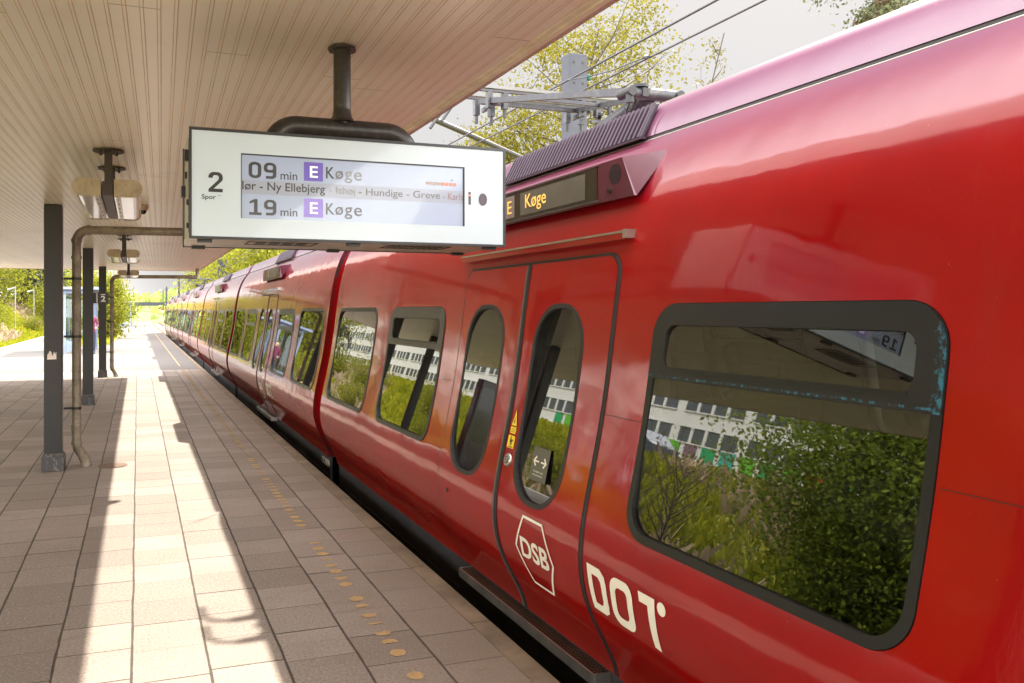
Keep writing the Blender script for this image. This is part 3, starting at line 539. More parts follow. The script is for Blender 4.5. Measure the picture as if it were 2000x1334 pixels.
# ---------------------------------------------------------------- canopy lamps
def lamp(loc, label):
    t = thing('platform_lamp', label, 'lamp', loc, 'twin tube lamps hanging from the ceiling')
    for sx in (-1, 1):
        ox = sx*.042; W, Hh = .185, .118
        def sec(w, h, n=8):
            pts = [(ox, -h/2), (ox, h/2)]
            pts += [(ox+sx*(w-h/2+h/2*math.sin(R(180*i/n))), h/2*math.cos(R(180*i/n))) for i in range(n+1)]
            return pts
        for ya in (0, 1.5): b = MB(); b.prism([(p[0], p[1]) for p in sec(W, Hh)], 1, ya, ya+.03); b.build('end_cap', 'lampcap', t, recalc=True)
        b = MB(); b.prism(sec(W-.008, Hh-.012), 1, .031, 1.499); b.build('lamp_cover', 'lampglass', t, recalc=True)
        b = MB(); b.box((min(ox+sx*.012, ox+sx*.04), .04, -Hh/2-.004), (max(ox+sx*.012, ox+sx*.04), 1.49, -Hh/2+.004))
        for k in range(6): b.box((min(ox+sx*.02, ox+sx*.03), .12+k*.25, -Hh/2-.008), (max(ox+sx*.02, ox+sx*.03), .14+k*.25, -Hh/2-.003), 1)
        b.build('reflector_rail', ['alu', 'bracket'], t)
    b = MB(); b.box((-.034, .02, -.05), (.034, 1.5, .045)); b.build('spine', 'bracket', t)
    for yy in (.22, .95):
        b = MB(); b.box((-.026, yy-.02, .045), (.026, yy+.02, .295)); b.tube([(0, yy, .282), (0, yy, .29)], .105, 24)
        for a in range(4): b.tube([(.075*math.cos(R(45+90*a)), yy+.075*math.sin(R(45+90*a)), .266), (.075*math.cos(R(45+90*a)), yy+.075*math.sin(R(45+90*a)), .285)], .01, 8)
        b.build('stem', 'bracket', t)
    return t
l1 = lamp((-.195, 5.78, 2.535), 'nearest twin tube lamp with beige rounded end caps, hanging left of the board')
dup(l1, (-.195, 12.35, 2.535), 'second twin tube lamp, further down the ceiling above the number sign')
dup(l1, (-.195, 18.6, 2.535), 'farthest and smallest twin tube lamp near the end of the canopy')

# ---------------------------------------------------------------- departure board
BX0, BX1, BY0, BY1, BZ0, BZ1 = .186, 1.485, 3.1, 3.55, 1.975, 2.388
bd = thing('departure_board', 'hanging white departure board with a blue screen, number 2 and train times', 'departure board', (.835, 3.325, 1.975))
bo = Vector(bd.location)
def bl(p): return (p[0]-bo.x, p[1]-bo.y, p[2]-bo.z)
def bface(b, pts, tris, y, mat=0): b.add([bl((p[0], y, p[1])) for p in pts], tris, mat)
b = MB(); b.box(bl((BX0, BY0+.012, BZ0)), bl((BX1, BY1-.012, BZ1)), 0, .004); b.build('housing', 'alu', bd)
b = MB()
for (y0, y1) in ((BY0, BY0+.011), (BY1-.011, BY1)):
    b.box(bl((BX0-.004, y0, BZ0-.003)), bl((BX1+.004, y1, BZ0+.007))); b.box(bl((BX0-.004, y0, BZ1-.007)), bl((BX1+.004, y1, BZ1+.004)))
    b.box(bl((BX0-.004, y0, BZ0+.0071)), bl((BX0+.006, y1, BZ1-.0071))); b.box(bl((BX1-.006, y0, BZ0+.0071)), bl((BX1+.004, y1, BZ1-.0071)))
b.build('edge_frame', 'board_edge', bd)
SX0, SX1, SZ0, SZ1 = .375, 1.300, 2.055, 2.300
b = MB()
pts, tr = fill2d([rrect(BX0+.006, BX1-.006, BZ0+.007, BZ1-.007, 0), rrect(SX0, SX1, SZ0, SZ1, 0)]); bface(b, pts, tr, BY0+.004)
pts, tr = fill2d([rrect(BX0+.006, BX1-.006, BZ0+.007, BZ1-.007, 0)]); bface(b, pts, tr, BY1-.004); b.build('face_panel', 'board_face', bd)
b = MB(); F_ = BY0+.016
for (x0, x1, z0, z1) in ((SX0-.001, SX1+.001, SZ1, SZ1+.004), (SX0-.001, SX0+.002, SZ0, SZ1), (SX1-.003, SX1+.001, SZ0, SZ1)): b.box(bl((x0, BY0+.0035, z0)), bl((x1, F_, z1)))
b.build('screen_bezel', 'board_edge', bd)
b = MB(); bface(b, rrect(SX0, SX1, SZ0, SZ1, 0), [(0, 1, 2, 3)], BY0+.0112); sc_ = b.build('screen', 'lcd', bd)
b = MB(); bface(b, rrect(SX0+.002, SX1-.003, 2.150, 2.204, 0), [(0, 1, 2, 3)], BY0+.0106)
b.build('route_band', 'lcd_band', bd)
def btext(b, txt, x0, x1, z0, z1, y, mat=0, bold=0.0):
    v, f = text2d(txt, bold); bface(b, fit(v, x0, x1, z0, z1), f, y, mat)
YT = BY0+.0100
def digit(ch):
    w = .17; r = .25                                     # stroke width and corner radius in a 0.62 x 1 cell
    if ch == '0': return [[rrect(0, .62, 0, 1, .28), rrect(w, .62-w, w, 1-w, .13)]]
    if ch == '9': return [[rrect(0, .62, .38, 1, (.2, 0, .28, .28)), rrect(w, .62-w, .38+w, 1-w, .10)], [[(.62-w, .381), (.62, .381), (.62, .27), (.60, .14), (.53, .05), (.42, 0), (.10, 0), (.10, w), (.36, w), (.43, .2), (.45, .28)]]]
    if ch == '1': return [[[(.02, .70), (.02, .84), (.26, 1), (.42, 1), (.42, w), (.62, w), (.62, 0), (.0, 0), (.0, w), (.24, w), (.24, .80)]]]
    if ch == '2': return [[[(0, .70), (0, .78), (.03, .88), (.10, .96), (.20, 1), (.42, 1), (.52, .96), (.59, .88), (.62, .78), (.62, .66), (.60, .58), (.23, w), (.62, w), (.62, 0), (0, 0), (0, .14), (.43, .62), (.45, .70), (.44, .78), (.38, .84), (.25, .84), (.19, .79), (.18, .70)]]]
def bdigits(b, txt, x0, x1, z0, z1, y, mat=0):
    n = len(txt); gap = (x1-x0)*.09; cw = (x1-x0-gap*(n-1))/n
    for i, ch in enumerate(txt):
        for loops in digit(ch):
            lp = [[(x0+i*(cw+gap)+p[0]/.62*cw, z0+p[1]*(z1-z0)) for p in l] for l in loops]
            pts, tr = fill2d(lp); bface(b, pts, tr, y, mat)
b = MB()
bdigits(b, '09', .404, .511, 2.212, 2.275, YT, 0); btext(b, 'min', .527, .593, 2.212, 2.243, YT, 0, .004)
b.build('screen_lettering', ['ink', 'ink_glare_grey', 'ink_glare_pale', 'ink_glare_pink'], bd); b = MB()
btext(b, 'K', .708, .742, 2.226, 2.272, YT, 0, .012); btext(b, 'ø', .746, .778, 2.224, 2.260, YT, 1, .010); btext(b, 'g', .784, .816, 2.212, 2.259, YT, 2, .006); btext(b, 'e', .823, .856, 2.224, 2.258, YT, 2, .006)
b.build('screen_lettering', ['ink', 'ink_glare_grey', 'ink_glare_pale', 'ink_glare_pink'], bd); b = MB()
bdigits(b, '19', .406, .511, 2.070, 2.131, YT, 0); btext(b, 'min', .527, .593, 2.070, 2.100, YT, 0, .002)
b.build('screen_lettering', ['ink', 'ink_glare_grey', 'ink_glare_pale', 'ink_glare_pink'], bd); b = MB()
btext(b, 'K', .708, .742, 2.083, 2.128, YT, 1, .008); btext(b, 'ø', .746, .778, 2.081, 2.116, YT, 1, .006); btext(b, 'g', .784, .816, 2.068, 2.115, YT, 1, .006); btext(b, 'e', .823, .856, 2.081, 2.115, YT, 1, .006)
b.build('screen_lettering', ['ink', 'ink_glare_grey', 'ink_glare_pale', 'ink_glare_pink'], bd); b = MB()
btext(b, 'lør - Ny Ellebjerg', .380, .704, 2.156, 2.199, YT, 0, .012); btext(b, '- Ishøj', .720, .828, 2.158, 2.196, YT, 2, .006); btext(b, '- Hundige - Greve', .842, 1.192, 2.157, 2.195, YT, 1, .005); btext(b, '- Karls', 1.206, 1.2965, 2.164, 2.194, YT, 3, .003)
b.build('screen_lettering', ['ink', 'ink_glare_grey', 'ink_glare_pale', 'ink_glare_pink'], bd)
for (z0, mm) in ((2.212, 'violet'), (2.069, 'violet2')):
    b = MB(); bface(b, rrect(.619, .696, z0, z0+.074, 0), [(0, 1, 2, 3)], YT+.0003, 0); btext(b, 'E', .643, .675, z0+.014, z0+.059, YT-.0004, 1, .012)
    b.build('line_square', [mm, 'lcd_white'], bd)
b = MB()
for k in range(8):
    x = 1.131+k*.0172; bface(b, rrect(x, x+.0135, 2.222, 2.2355, 0), [(0, 1, 2, 3)], YT, 0 if k < 4 else 1)
bface(b, ellipse(1.246, 2.2465, .004, .004, 12), [tuple(range(12))], YT, 2)
b.build('progress_ticks', ['tick_grey', 'tick_or', 'ink_glare_grey'], bd)
b = MB(); YF = BY0+.0028
bdigits(b, '2', .253, .306, 2.150, 2.226, YF, 0); btext(b, 'Spor', .228, .281, 2.117, 2.140, YF, 0, .016); bface(b, rrect(.287, .301, 2.1365, 2.138, 0), [(0, 1, 2, 3)], YF, 0)
b.build('printed_lettering', 'print_ink', bd)
b = MB(); bface(b, ellipse(1.384, 2.171, .0195, .0265), [tuple(range(24))], YF, 0); b.build('sensor_window', 'sensor', bd); b = MB(); bface(b, rrect(1.318, 1.329, 2.147, 2.200, 0), [(0, 1, 2, 3)], YF, 0); bface(b, rrect(1.318, 1.329, 2.182, 2.190, 0), [(0, 1, 2, 3)], YF-.0006, 1)
b.build('sensor_strip', ['sensor', 'tick_or'], bd)
for (x, y) in ((.215, 3.15), (.215, 3.49), (.80, 3.14), (.80, 3.5), (1.40, 3.14), (1.40, 3.5)):
    b = MB(); b.box(bl((x, y-.013, BZ0-.013)), bl((x+.055, y+.013, BZ0-.0005))); b.build('bottom_latch', 'board_edge', bd)
for x0 in (.42, 1.0):
    b = MB(); z = BZ0-.001
    b.box(bl((x0, 3.19, z-.002)), bl((x0+.27, 3.197, z))); b.box(bl((x0, 3.33, z-.002)), bl((x0+.27, 3.337, z)))
    b.box(bl((x0-.006, 3.19, z-.002)), bl((x0, 3.337, z))); b.box(bl((x0+.27, 3.19, z-.002)), bl((x0+.276, 3.337, z)))
    for k in range(4):
        if x0 < .9: b.box(bl((x0+.03+k*.055, 3.22, z-.001)), bl((x0+.072+k*.055, 3.31, z+.0003)))
    if x0 > .9:
        for k in range(9): b.box(bl((x0+.02+k*.027, 3.22, z-.001)), bl((x0+.034+k*.027, 3.31, z+.0003)))
    b.build('bottom_vent', 'board_edge', bd)
for (y, z, s) in ((3.2, 2.30, .02), (3.3, 2.24, .012), (3.42, 2.19, .022), (3.2, 2.12, .010), (3.2, 2.03, .01), (3.35, 2.33, .012)):
    b = MB(); b.box(bl((BX0-.016 if s > .015 else BX0-.008, y-s, z-s)), bl((BX0-.0003, y+s, z+s))); b.build('side_latch', 'board_edge', bd)
for ya in (3.17, 3.46): b = MB(); b.box(bl((BX0-.002, ya, 2.0)), bl((BX0-.0003, ya+.005, 2.36))); b.build('side_seam', 'board_edge', bd)
# hanger: stem + bent pipe
b = MB(); px, py = .828, 3.33; zc = 2.475
b.tube([bl((px, py, 2.82)), bl((px, py, zc))], .037, 24, 0, False)
b.tube([bl((px, py, zc+.085)), bl((px, py, zc+.055)), bl((px, py, zc+.03))], [.037, .042, .058], 24, 0, False)
pts = []
for i in range(9): a = R(90*i/8); pts.append((.555+.0-.0, 0, 0) and (.53+.105*(1-math.cos(a)), py, 2.375+(zc-2.375)*math.sin(a)))
q = [(.53+.6-(p[0]-.53), py, p[2]) for p in reversed(pts)]
b.tube([bl(p) for p in pts+q], .043, 24); b.build('hanger_pipe', 'hanger', bd)
b = MB(); b.tube([bl((px, py, 2.823)), bl((px, py, 2.812))], .062, 8); b.build('ceiling_flange', 'hanger', bd)

# ---------------------------------------------------------------- train
CXL = 3.65
PR = [(2.052, .045), (2.036, .109), (1.938, .308), (1.882, .454), (1.860, .618), (1.872, .754), (1.914, .911), (1.953, 1.139), (1.993, 1.346), (2.034, 1.623), (2.078, 1.95), (2.108, 2.08), (2.148, 2.22), (2.205, 2.35), (2.27, 2.45), (2.33, 2.525)]
pz = np.array([p[1] for p in PR]); pxx = np.array([p[0] for p in PR])
COEF = np.polyfit(pz, pxx, 8, w=1.0+0*pz); DCO = np.polyder(COEF)
def Xp(z): return float(np.polyval(COEF, z))
def dXp(z): return float(np.polyval(DCO, z))
ZS = [.05+i*.035 for i in range(71)]
def surf_pt(s, z, off=0.0, side=-1):
    d = dXp(z); l = math.hypot(1, d); nx, nz = -1/l, d/l
    x = Xp(z)-CXL+nx*off; zz = z+nz*off
    return ((x, s, zz), (nx, 0, nz)) if side < 0 else ((-x, s, zz), (-nx, 0, nz))
def slice_z(pts, tris, step=None):
    bm = bmesh.new(); vs = [bm.verts.new((p[0], p[1], 0)) for p in pts]
    for t in tris:
        if len(set(t)) == len(t):
            try: bm.faces.new([vs[i] for i in t])
            except ValueError: pass
    z0 = min(p[1] for p in pts); z1 = max(p[1] for p in pts)
    for z in ZS:
        if z0+1e-4 < z < z1-1e-4:
            bmesh.ops.bisect_plane(bm, geom=bm.verts[:]+bm.edges[:]+bm.faces[:], plane_co=(0, z, 0), plane_no=(0, 1, 0), dist=1e-6)
    return bm
def flat_pt(s, z, off, side, z0, z1):
    d = (Xp(z1)-Xp(z0))/(z1-z0); l = math.hypot(1, d); x = Xp(z0)+d*(z-z0)-CXL-off/l; zz = z+off*d/l
    return ((x, s, zz), (-1/l, 0, d/l)) if side < 0 else ((-x, s, zz), (1/l, 0, d/l))
def surf(b, loops, off=0.0, side=-1, mat=0, lip=0.0, lipmat=None, flip=False, flat=None):
    pts, tris = fill2d(loops); bm = slice_z(pts, tris)
    bm.verts.ensure_lookup_table(); bm.verts.index_update()
    P = []; Nn = []
    for v in bm.verts:
        p, n = flat_pt(v.co.x, v.co.y, off, side, *flat) if flat else surf_pt(v.co.x, v.co.y, off, side)
        P.append(Vector(p)); Nn.append(Vector(n) if not flip else -Vector(n))
    fs = []
    for f in bm.faces:
        ids = [v.index for v in f.verts]
        nn = (P[ids[1]]-P[ids[0]]).cross(P[ids[-1]]-P[ids[0]])
        if nn.length < 1e-12: nn = (P[ids[2]]-P[ids[1]]).cross(P[ids[0]]-P[ids[1]])
        if nn.dot(Nn[ids[0]]) < 0: ids.reverse()
        fs.append(ids)
    b.add(P, fs, mat, True, Nn)
    if lip:
        for e in bm.edges:
            if len(e.link_faces) == 1:
                a, c = e.verts; q = [P[a.index], P[c.index]]
                pa, _ = surf_pt(a.co.x, a.co.y, off-lip, side); pc, _ = surf_pt(c.co.x, c.co.y, off-lip, side)
                b.add([q[0], q[1], Vector(pc), Vector(pa)], [(0, 1, 2, 3)], mat if lipmat is None else lipmat)
    bm.free()
def stext(b, txt, s0, s1, z0, z1, off=.003, mat=0, bold=0.0):
    """s0 = left end as seen from the platform (larger s), s1 = right end"""
    v, f = text2d(txt, bold); v = fit(v, 0, 1, z0, z1)
    pts = [(s0+(s1-s0)*p[0], p[1]) for p in v]
    put(b, pts, f, off, mat)
def put(b, pts, tris, off, mat=0):
    bm = slice_z(pts, tris); bm.verts.ensure_lookup_table(); bm.verts.index_update()
    P = []; Nn = []
    for v in bm.verts: p, n = surf_pt(v.co.x, v.co.y, off); P.append(Vector(p)); Nn.append(Vector(n))
    fs = []
    for f in bm.faces:
        ids = [v.index for v in f.verts]
        nn = (P[ids[1]]-P[ids[0]]).cross(P[ids[-1]]-P[ids[0]])
        if nn.length < 1e-12: nn = (P[ids[2]]-P[ids[1]]).cross(P[ids[0]]-P[ids[1]])
        if nn.dot(Nn[ids[0]]) < 0: ids.reverse()
        fs.append(ids)
    b.add(P, fs, mat, True, Nn); bm.free()

HL = 4.465   # half body length
WZ0, WZ1 = .785, 1.725
WIN = [(-4.30, -2.86, 'plain'), (-2.46, -1.19, 'hopper'), (1.19, 2.46, 'hopper'), (2.86, 4.30, 'plain')]
DOOR = .875; DZ0, DZ1 = .05, 1.955
def win_loop(a, c, g=0.0, r=.13): return rrect(a-g, c+g, WZ0-g, WZ1+g, r+g*.7)
def door_loop(g=0.0): return rrect(-DOOR-g, DOOR+g, DZ0-.0, DZ1+g, (0.0, 0.0, .10, .10))
RP = [(2.338, 2.542), (2.36, 2.595), (2.392, 2.655), (2.43, 2.705), (2.49, 2.742), (2.6, 2.785), (2.8, 2.83), (3.1, 2.87), (3.4, 2.89), (3.65, 2.895)]
def smooth_poly(pts, n=4):
    out = []
    for i in range(len(pts)-1):
        p0 = np.array(pts[max(i-1, 0)]); p1 = np.array(pts[i]); p2 = np.array(pts[i+1]); p3 = np.array(pts[min(i+2, len(pts)-1)])
        for k in range(n):
            t = k/n; out.append(tuple(.5*((2*p1)+(-p0+p2)*t+(2*p0-5*p1+4*p2-p3)*t*t+(-p0+3*p1-3*p2+p3)*t**3)))
    out.append(pts[-1]); return out
def strip(b, pl, s0, s1, mat, side, flip=False):
    k = len(pl); P = []; Nn = []
    for i, (x, z) in enumerate(pl):
        d = np.array(pl[min(i+1, k-1)])-np.array(pl[max(i-1, 0)]); d = d/np.linalg.norm(d); n = (-d[1], d[0])
        for s in (s0, s1):
            xx = x-CXL
            P.append((xx if side < 0 else -xx, s, z)); Nn.append((n[0] if side < 0 else -n[0], 0, n[1]))
    fs = []
    for i in range(k-1):
        q = (2*i, 2*i+1, 2*i+3, 2*i+2); fs.append(q if side > 0 else tuple(reversed(q)))
    b.add(P, fs, mat, True, Nn)
TRAIN = thing('commuter_train', 'long red commuter train of seven carriages standing at the platform edge', 'train', (CXL, 30.0, -.9))
# --- carriage body
b = MB()
for side in (-1, 1):
    holes = [win_loop(a, c, .006) for (a, c, k) in WIN]+[door_loop(.016)[::1]]
    # the door opening reaches the sill: cut it as a hole just above the lower edge
    surf(b, [rrect(-HL, HL, .045, 2.523, 0)]+holes, 0, side, 0, .05, 1)
    zt = 2.523; x0 = Xp(zt)
    strip(b, [(x0, zt), (x0+.012, zt+.001)], -HL, HL, 2, side)
    b.tube([((x0-.002-CXL)*(1 if side < 0 else -1), -HL+.01, zt-.004), ((x0-.002-CXL)*(1 if side < 0 else -1), HL-.01, zt-.004)], .0035, 8, 2)  # bright bead added to draw the highlight line along the roof groove
    strip(b, [(x0+.012, zt+.001), (x0+.014, zt+.02)], -HL, HL, 1, side)
    strip(b, [(x0+.014, zt+.02), (2.338, 2.542)] if x0+.014 < 2.338 else [(x0+.014, zt+.02), (x0+.013, 2.543)], -HL, HL, 1, side)
    rp = smooth_poly([(max(p[0], x0+.010) if i == 0 else p[0], p[1]) for i, p in enumerate(RP)])
    strip(b, rp, -HL, HL, 0, side)
sec = [(Xp(z)-CXL, z) for z in ZS if z < 2.5]+[(p[0]-CXL, p[1]) for p in RP]
sec = sec+[(-p[0], p[1]) for p in reversed(sec[:-1])]
inner = [(p[0]*.93, .16+(p[1]-.16)*.965) for p in sec]
for (s, sg) in ((-HL, -1), (HL, 1)):
    pts, tr = fill2d([sec, inner]); b.add([(p[0], s, p[1]) for p in pts], tr, 0)
    pts, tr = fill2d([inner]); b.add([(p[0], s-sg*.10, p[1]) for p in pts], tr, 1)
    k = len(inner); b.add([(p[0], s, p[1]) for p in inner]+[(p[0], s-sg*.10, p[1]) for p in inner], [(i, (i+1) % k, k+(i+1) % k, k+i) for i in range(k)], 1)
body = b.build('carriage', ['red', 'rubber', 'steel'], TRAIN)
# --- sub-parts
def rel(o): o.parent = body; return o
b = MB(); b.box((-1.585, -HL+.02, -.62), (-1.56, HL-.02, .044)); b.box((1.56, -HL+.02, -.62), (1.585, HL-.02, .044)); b.box((-1.555, -HL+.02, -.62), (1.555, HL-.02, -.3))
b.box((-1.589, -HL+.1, -.175), (-1.5852, -1.0, -.170), 1); b.box((-1.589, 1.0, -.175), (-1.5852, HL-.3, -.170), 1)
rel(b.build('skirt', ['skirt', 'seal'], recalc=False))
b = MB()
for side in (-1, 1):
    for (a, c, kind) in WIN:
        b2 = MB()
        surf(b2, [win_loop(a, c, .004), win_loop(a, c, -.028)], .005, side, 0, .03)
        if kind == 'plain':
            surf(b2, [win_loop(a, c, -.022)], -.014, side, 1, flat=(WZ0, WZ1))
        else:
            top = rrect(a, c, 1.424, WZ1, (0.0, 0.0, .13, .13)); hole = rrect(a+.085, c-.085, 1.468, WZ1-.082, .05)
            surf(b2, [top, hole], .008, side, 2, .03)
            surf(b2, [rrect(a+.07, c-.07, 1.455, WZ1-.07, .05)], -.008, side, 1, flat=(WZ0, WZ1))
            surf(b2, [rrect(a+.10, c-.10, 1.462, 1.476, 0)], .011, side, 0, .01)
            surf(b2, [rrect(a+.022, c-.022, WZ0+.022, 1.43, (.11, .11, 0, 0))], -.014, side, 1, flat=(WZ0, WZ1))
        fm = 'frame_blue' if (a < 0 and kind == 'hopper' and side < 0) else 'frame'
        rel(b2.build('window', ['gasket', 'glass', fm], None))
for side in (-1, 1):
    for (a, c) in ((-DOOR, -.022), (.022, DOOR)):
        b2 = MB(); ctr = (a+c)/2+(.055 if c < 0 else -.0)*0; w0, w1 = (a+.225, c-.135) if c < 0 else (c-.655, c-.125)
        rr = (0, 0, 0, .095) if c < 0 else (0, 0, .095, 0)
        rr = (0, 0, 0, .095) if a < 0 else (0, 0, .095, 0)
        hole = rrect(w0, w1, .725, 1.725, min(.22, (w1-w0)/2-.005), 12); ring = rrect(w0-.012, w1+.012, .713, 1.737, min(.23, (w1-w0)/2+.007), 12)
        surf(b2, [rrect(a, c, DZ0+.004, DZ1, rr), ring], .006, side, 0, .03, 1)
        surf(b2, [ring, rrect(w0+.012, w1-.012, .737, 1.713, min(.21, (w1-w0)/2-.017), 12)], .008, side, 1, .03)
        surf(b2, [hole], -.010, side, 2, flat=(.725, 1.725))
        rel(b2.build('door', ['red', 'rubber', 'glass'], None))
    b2 = MB(); surf(b2, [rrect(-.0205, .0205, DZ0+.005, DZ1-.005, 0)], .012, side, 0, .03); surf(b2, [rrect(.002, .017, DZ0+.005, DZ1-.005, 0)], .016, side, 1, .01); rel(b2.build('door_seam_seal', ['rubber', 'seal'], None))
    # outer rubber edge round the doorway
    b2 = MB(); surf(b2, [rrect(-DOOR-.026, DOOR+.015, DZ0, DZ1+.015, (0, 0, .11, .11)), rrect(-DOOR-.001, DOOR+.001, DZ0-.001+.002, DZ1+.001, (0, 0, .095, .095))], .004, side, 0, .04); rel(b2.build('doorway_seal', 'rubber', None))
# drip rail, step
b = MB(); xx = Xp(2.05)-CXL
b.box((xx-.045, -.93, 2.022), (xx+.02, .95, 2.050), 1); b.box((xx-.048, -.93, 2.0505), (xx+.01, .95, 2.060), 2); b.box((xx-.052, -.955, 2.025), (xx+.01, -.931, 2.064), 2)
rel(b.build('door_drip_rail', ['seal', 'red', 'steel'], None))
b = MB(); b.box((1.984-CXL, -.80, -.012), (2.075-CXL, .80, .030)); b.box((1.972-CXL, -.80, -.02), (1.983-CXL, .80, .034), 1); b.box((1.984-CXL, -.81, -.02), (2.075-CXL, -.801, .034), 1); b.box((1.984-CXL, .801, -.02), (2.075-CXL, .81, .034), 1)
rel(b.build('door_step', ['tread', 'steel'], None))
# destination display
XD = 2.10-CXL
front = [(-.945, 2.218), (.945, 2.218), (.85, 2.405), (-.85, 2.405)]
def back(s, z): return (Xp(z)-CXL+.01, s, z)
b = MB()
fr = [(XD, s, z) for s, z in front]
bk = [(XD+.012, -.947, 2.2165), (XD+.012, .947, 2.2165), (Xp(2.42)-CXL+.012, .99, 2.425), (Xp(2.42)-CXL+.012, -.99, 2.425)]
b.add(fr+bk, [(3, 2, 1, 0), (0, 1, 5, 4), (1, 2, 6, 5), (2, 3, 7, 6), (3, 0, 4, 7)], 0)
def dq(b, s0, s1, z0, z1, x, mat): b.add([(x, s0, z0), (x, s1, z0), (x, s1, z1), (x, s0, z1)], [(3, 2, 1, 0)], mat)
dq(b, -.644, .46, 2.236, 2.392, XD-.002, 1); dq(b, -.54, .17, 2.249, 2.378, XD-.004, 2); dq(b, .245, .37, 2.249, 2.378, XD-.004, 3)
b.box((XD-.006, -.66, 2.226), (XD-.001, .70, 2.233), 4); b.box((XD-.006, -.66, 2.395), (XD-.001, .70, 2.399), 4)
k = 12
for i in range(k):
    z = 2.290+i*.0078; hw = .048*math.sqrt(max(0, 1-((z-2.333)/.048)**2)) if abs(z-2.333) < .048 else 0
    if hw > .005: b.box((XD-.0025, -.795-hw, z), (XD-.0005, -.795+hw, z+.0045), 5)
b.tube([(XD-.014, -.755, 2.262), (XD, -.755, 2.262)], .012, 14, 1)
b.add([], [], 0)
rel(b.build('destination_display', ['plum', 'dark', 'dotm', 'dim', 'seal', 'void'], None, recalc=False))
# ventilation grille on the roof shoulder
b = MB(); gp = [(2.328, 2.537), (2.358, 2.595), (2.388, 2.653), (2.418, 2.711)]
g0, g1 = -.70, .86
b.add([(x-CXL-.004, s, z+.002) for (x, z) in gp for s in (g0, g1)], [(0, 1, 3, 2), (2, 3, 5, 4), (4, 5, 7, 6)], 1)
for i in range(38):
    s = g0+.014+i*(g1-g0-.012)/38
    for j in range(3):
        (xa, za), (xb, zb) = gp[j], gp[j+1]
        A = [(xa-CXL-.002, s, za), (xb-CXL-.002, s, zb), (xb-CXL-.024, s+.004, zb+.010), (xa-CXL-.024, s+.004, za+.010)]
        B = [(p[0], p[1]+.017, p[2]) for p in A]
        b.add(A+B, [(0, 1, 2, 3), (7, 6, 5, 4), (3, 2, 6, 7)], 0)
for (s0, s1) in ((g0-.012, g0), (g1, g1+.012)):
    for j in range(3):
        (xa, za), (xb, zb) = gp[j], gp[j+1]
        b.add([(xa-CXL-.028, s0, za+.01), (xa-CXL-.028, s1, za+.01), (xb-CXL-.028, s1, zb+.01), (xb-CXL-.028, s0, zb+.01)], [(0, 1, 2, 3)], 0)
b.box((gp[0][0]-CXL-.03, g0-.012, gp[0][1]-.006), (gp[0][0]-CXL+.0, g1+.012, gp[0][1]+.004), 0)
rel(b.build('ventilation_grille', ['grille', 'void'], None))
# gangway
b = MB(); k = len(inner)
gs = [(p[0]*.97, p[1]) for p in inner]
rings = 9; V = []
for i in range(rings):
    s = -HL-.02-(9.30-2*HL-.02)*i/(rings-1)+.02; q = 1.0 if i % 2 else .975
    V += [(p[0]*q, s, .16+(p[1]-.16)*q) for p in gs]
b.add(V, [(i*k+j, i*k+(j+1) % k, (i+1)*k+(j+1) % k, (i+1)*k+j) for i in range(rings-1) for j in range(k)], 0)
rel(b.build('gangway_bellows', 'rubber', None))
# interior
b = MB()
for side in (-1, 1):
    holes = [win_loop(a, c, -.01) for (a, c, kk) in WIN]+[rrect(-.68, -.14, .73, 1.72, .15), rrect(.14, .68, .73, 1.72, .15)]
    surf(b, [rrect(-HL+.12, HL-.12, .07, 2.3, 0)]+holes, -.075, side, 0, 0, None, True)
for s in (-HL+.11, HL-.11):
    pts, tr = fill2d([[(p[0]*.96, min(p[1], 2.31)) for p in inner if p[1] > .07]]); b.add([(p[0], s, p[1]) for p in pts], tr, 0)
b.add([(-1.45, -HL+.12, 2.29), (1.45, -HL+.12, 2.29), (1.45, HL-.12, 2.29), (-1.45, HL-.12, 2.29)], [(0, 1, 2, 3)], 0)
b.add([(-1.5, -HL+.12, .085), (1.5, -HL+.12, .085), (1.5, HL-.12, .085), (-1.5, HL-.12, .085)], [(0, 1, 2, 3)], 1)
rel(b.build('interior_lining', ['lining', 'floorm'], None))
seat_proto = []
for x in (-1.12, 1.12):
    for s, d in ((-3.9, 1), (-2.6, -1), (-2.2, 1), (-1.25, -1), (1.25, 1), (2.2, -1), (2.6, 1), (3.9, -1)):
        b = MB(); b.box((x-.42, s-.22, .46), (x+.42, s+.22, .56), 0, .03)
        yb = s-d*.24
        b.box((x-.42, yb-.05, .5), (x-.01, yb+.05, 1.30), 0, .04); b.box((x+.01, yb-.05, .5), (x+.42, yb+.05, 1.30), 0, .04)
        b.box((x-.35, s-.15, .09), (x-.28, s+.15, .46), 1); b.box((x+.28, s-.15, .09), (x+.35, s+.15, .46), 1)
        seat_proto.append(rel(b.build('seat', ['seat', 'seal'], None)))
PROTO = list(body.children)
# first carriage position and the copies
PITCH = 9.30
body.location = (0, 4.0-30.0, .9)
cars = [body]
for kcar in range(1, 7):
    c = body.copy(); COL.objects.link(c); c.parent = TRAIN; c.location = (0, 4.0+PITCH*kcar-30.0, .9); cars.append(c)
    for ch in PROTO:
        if ch.name.startswith('seat') and kcar > 1: continue
        if ch.name.startswith('gangway_bellows'): pass
        d = ch.copy(); COL.objects.link(d); d.parent = c
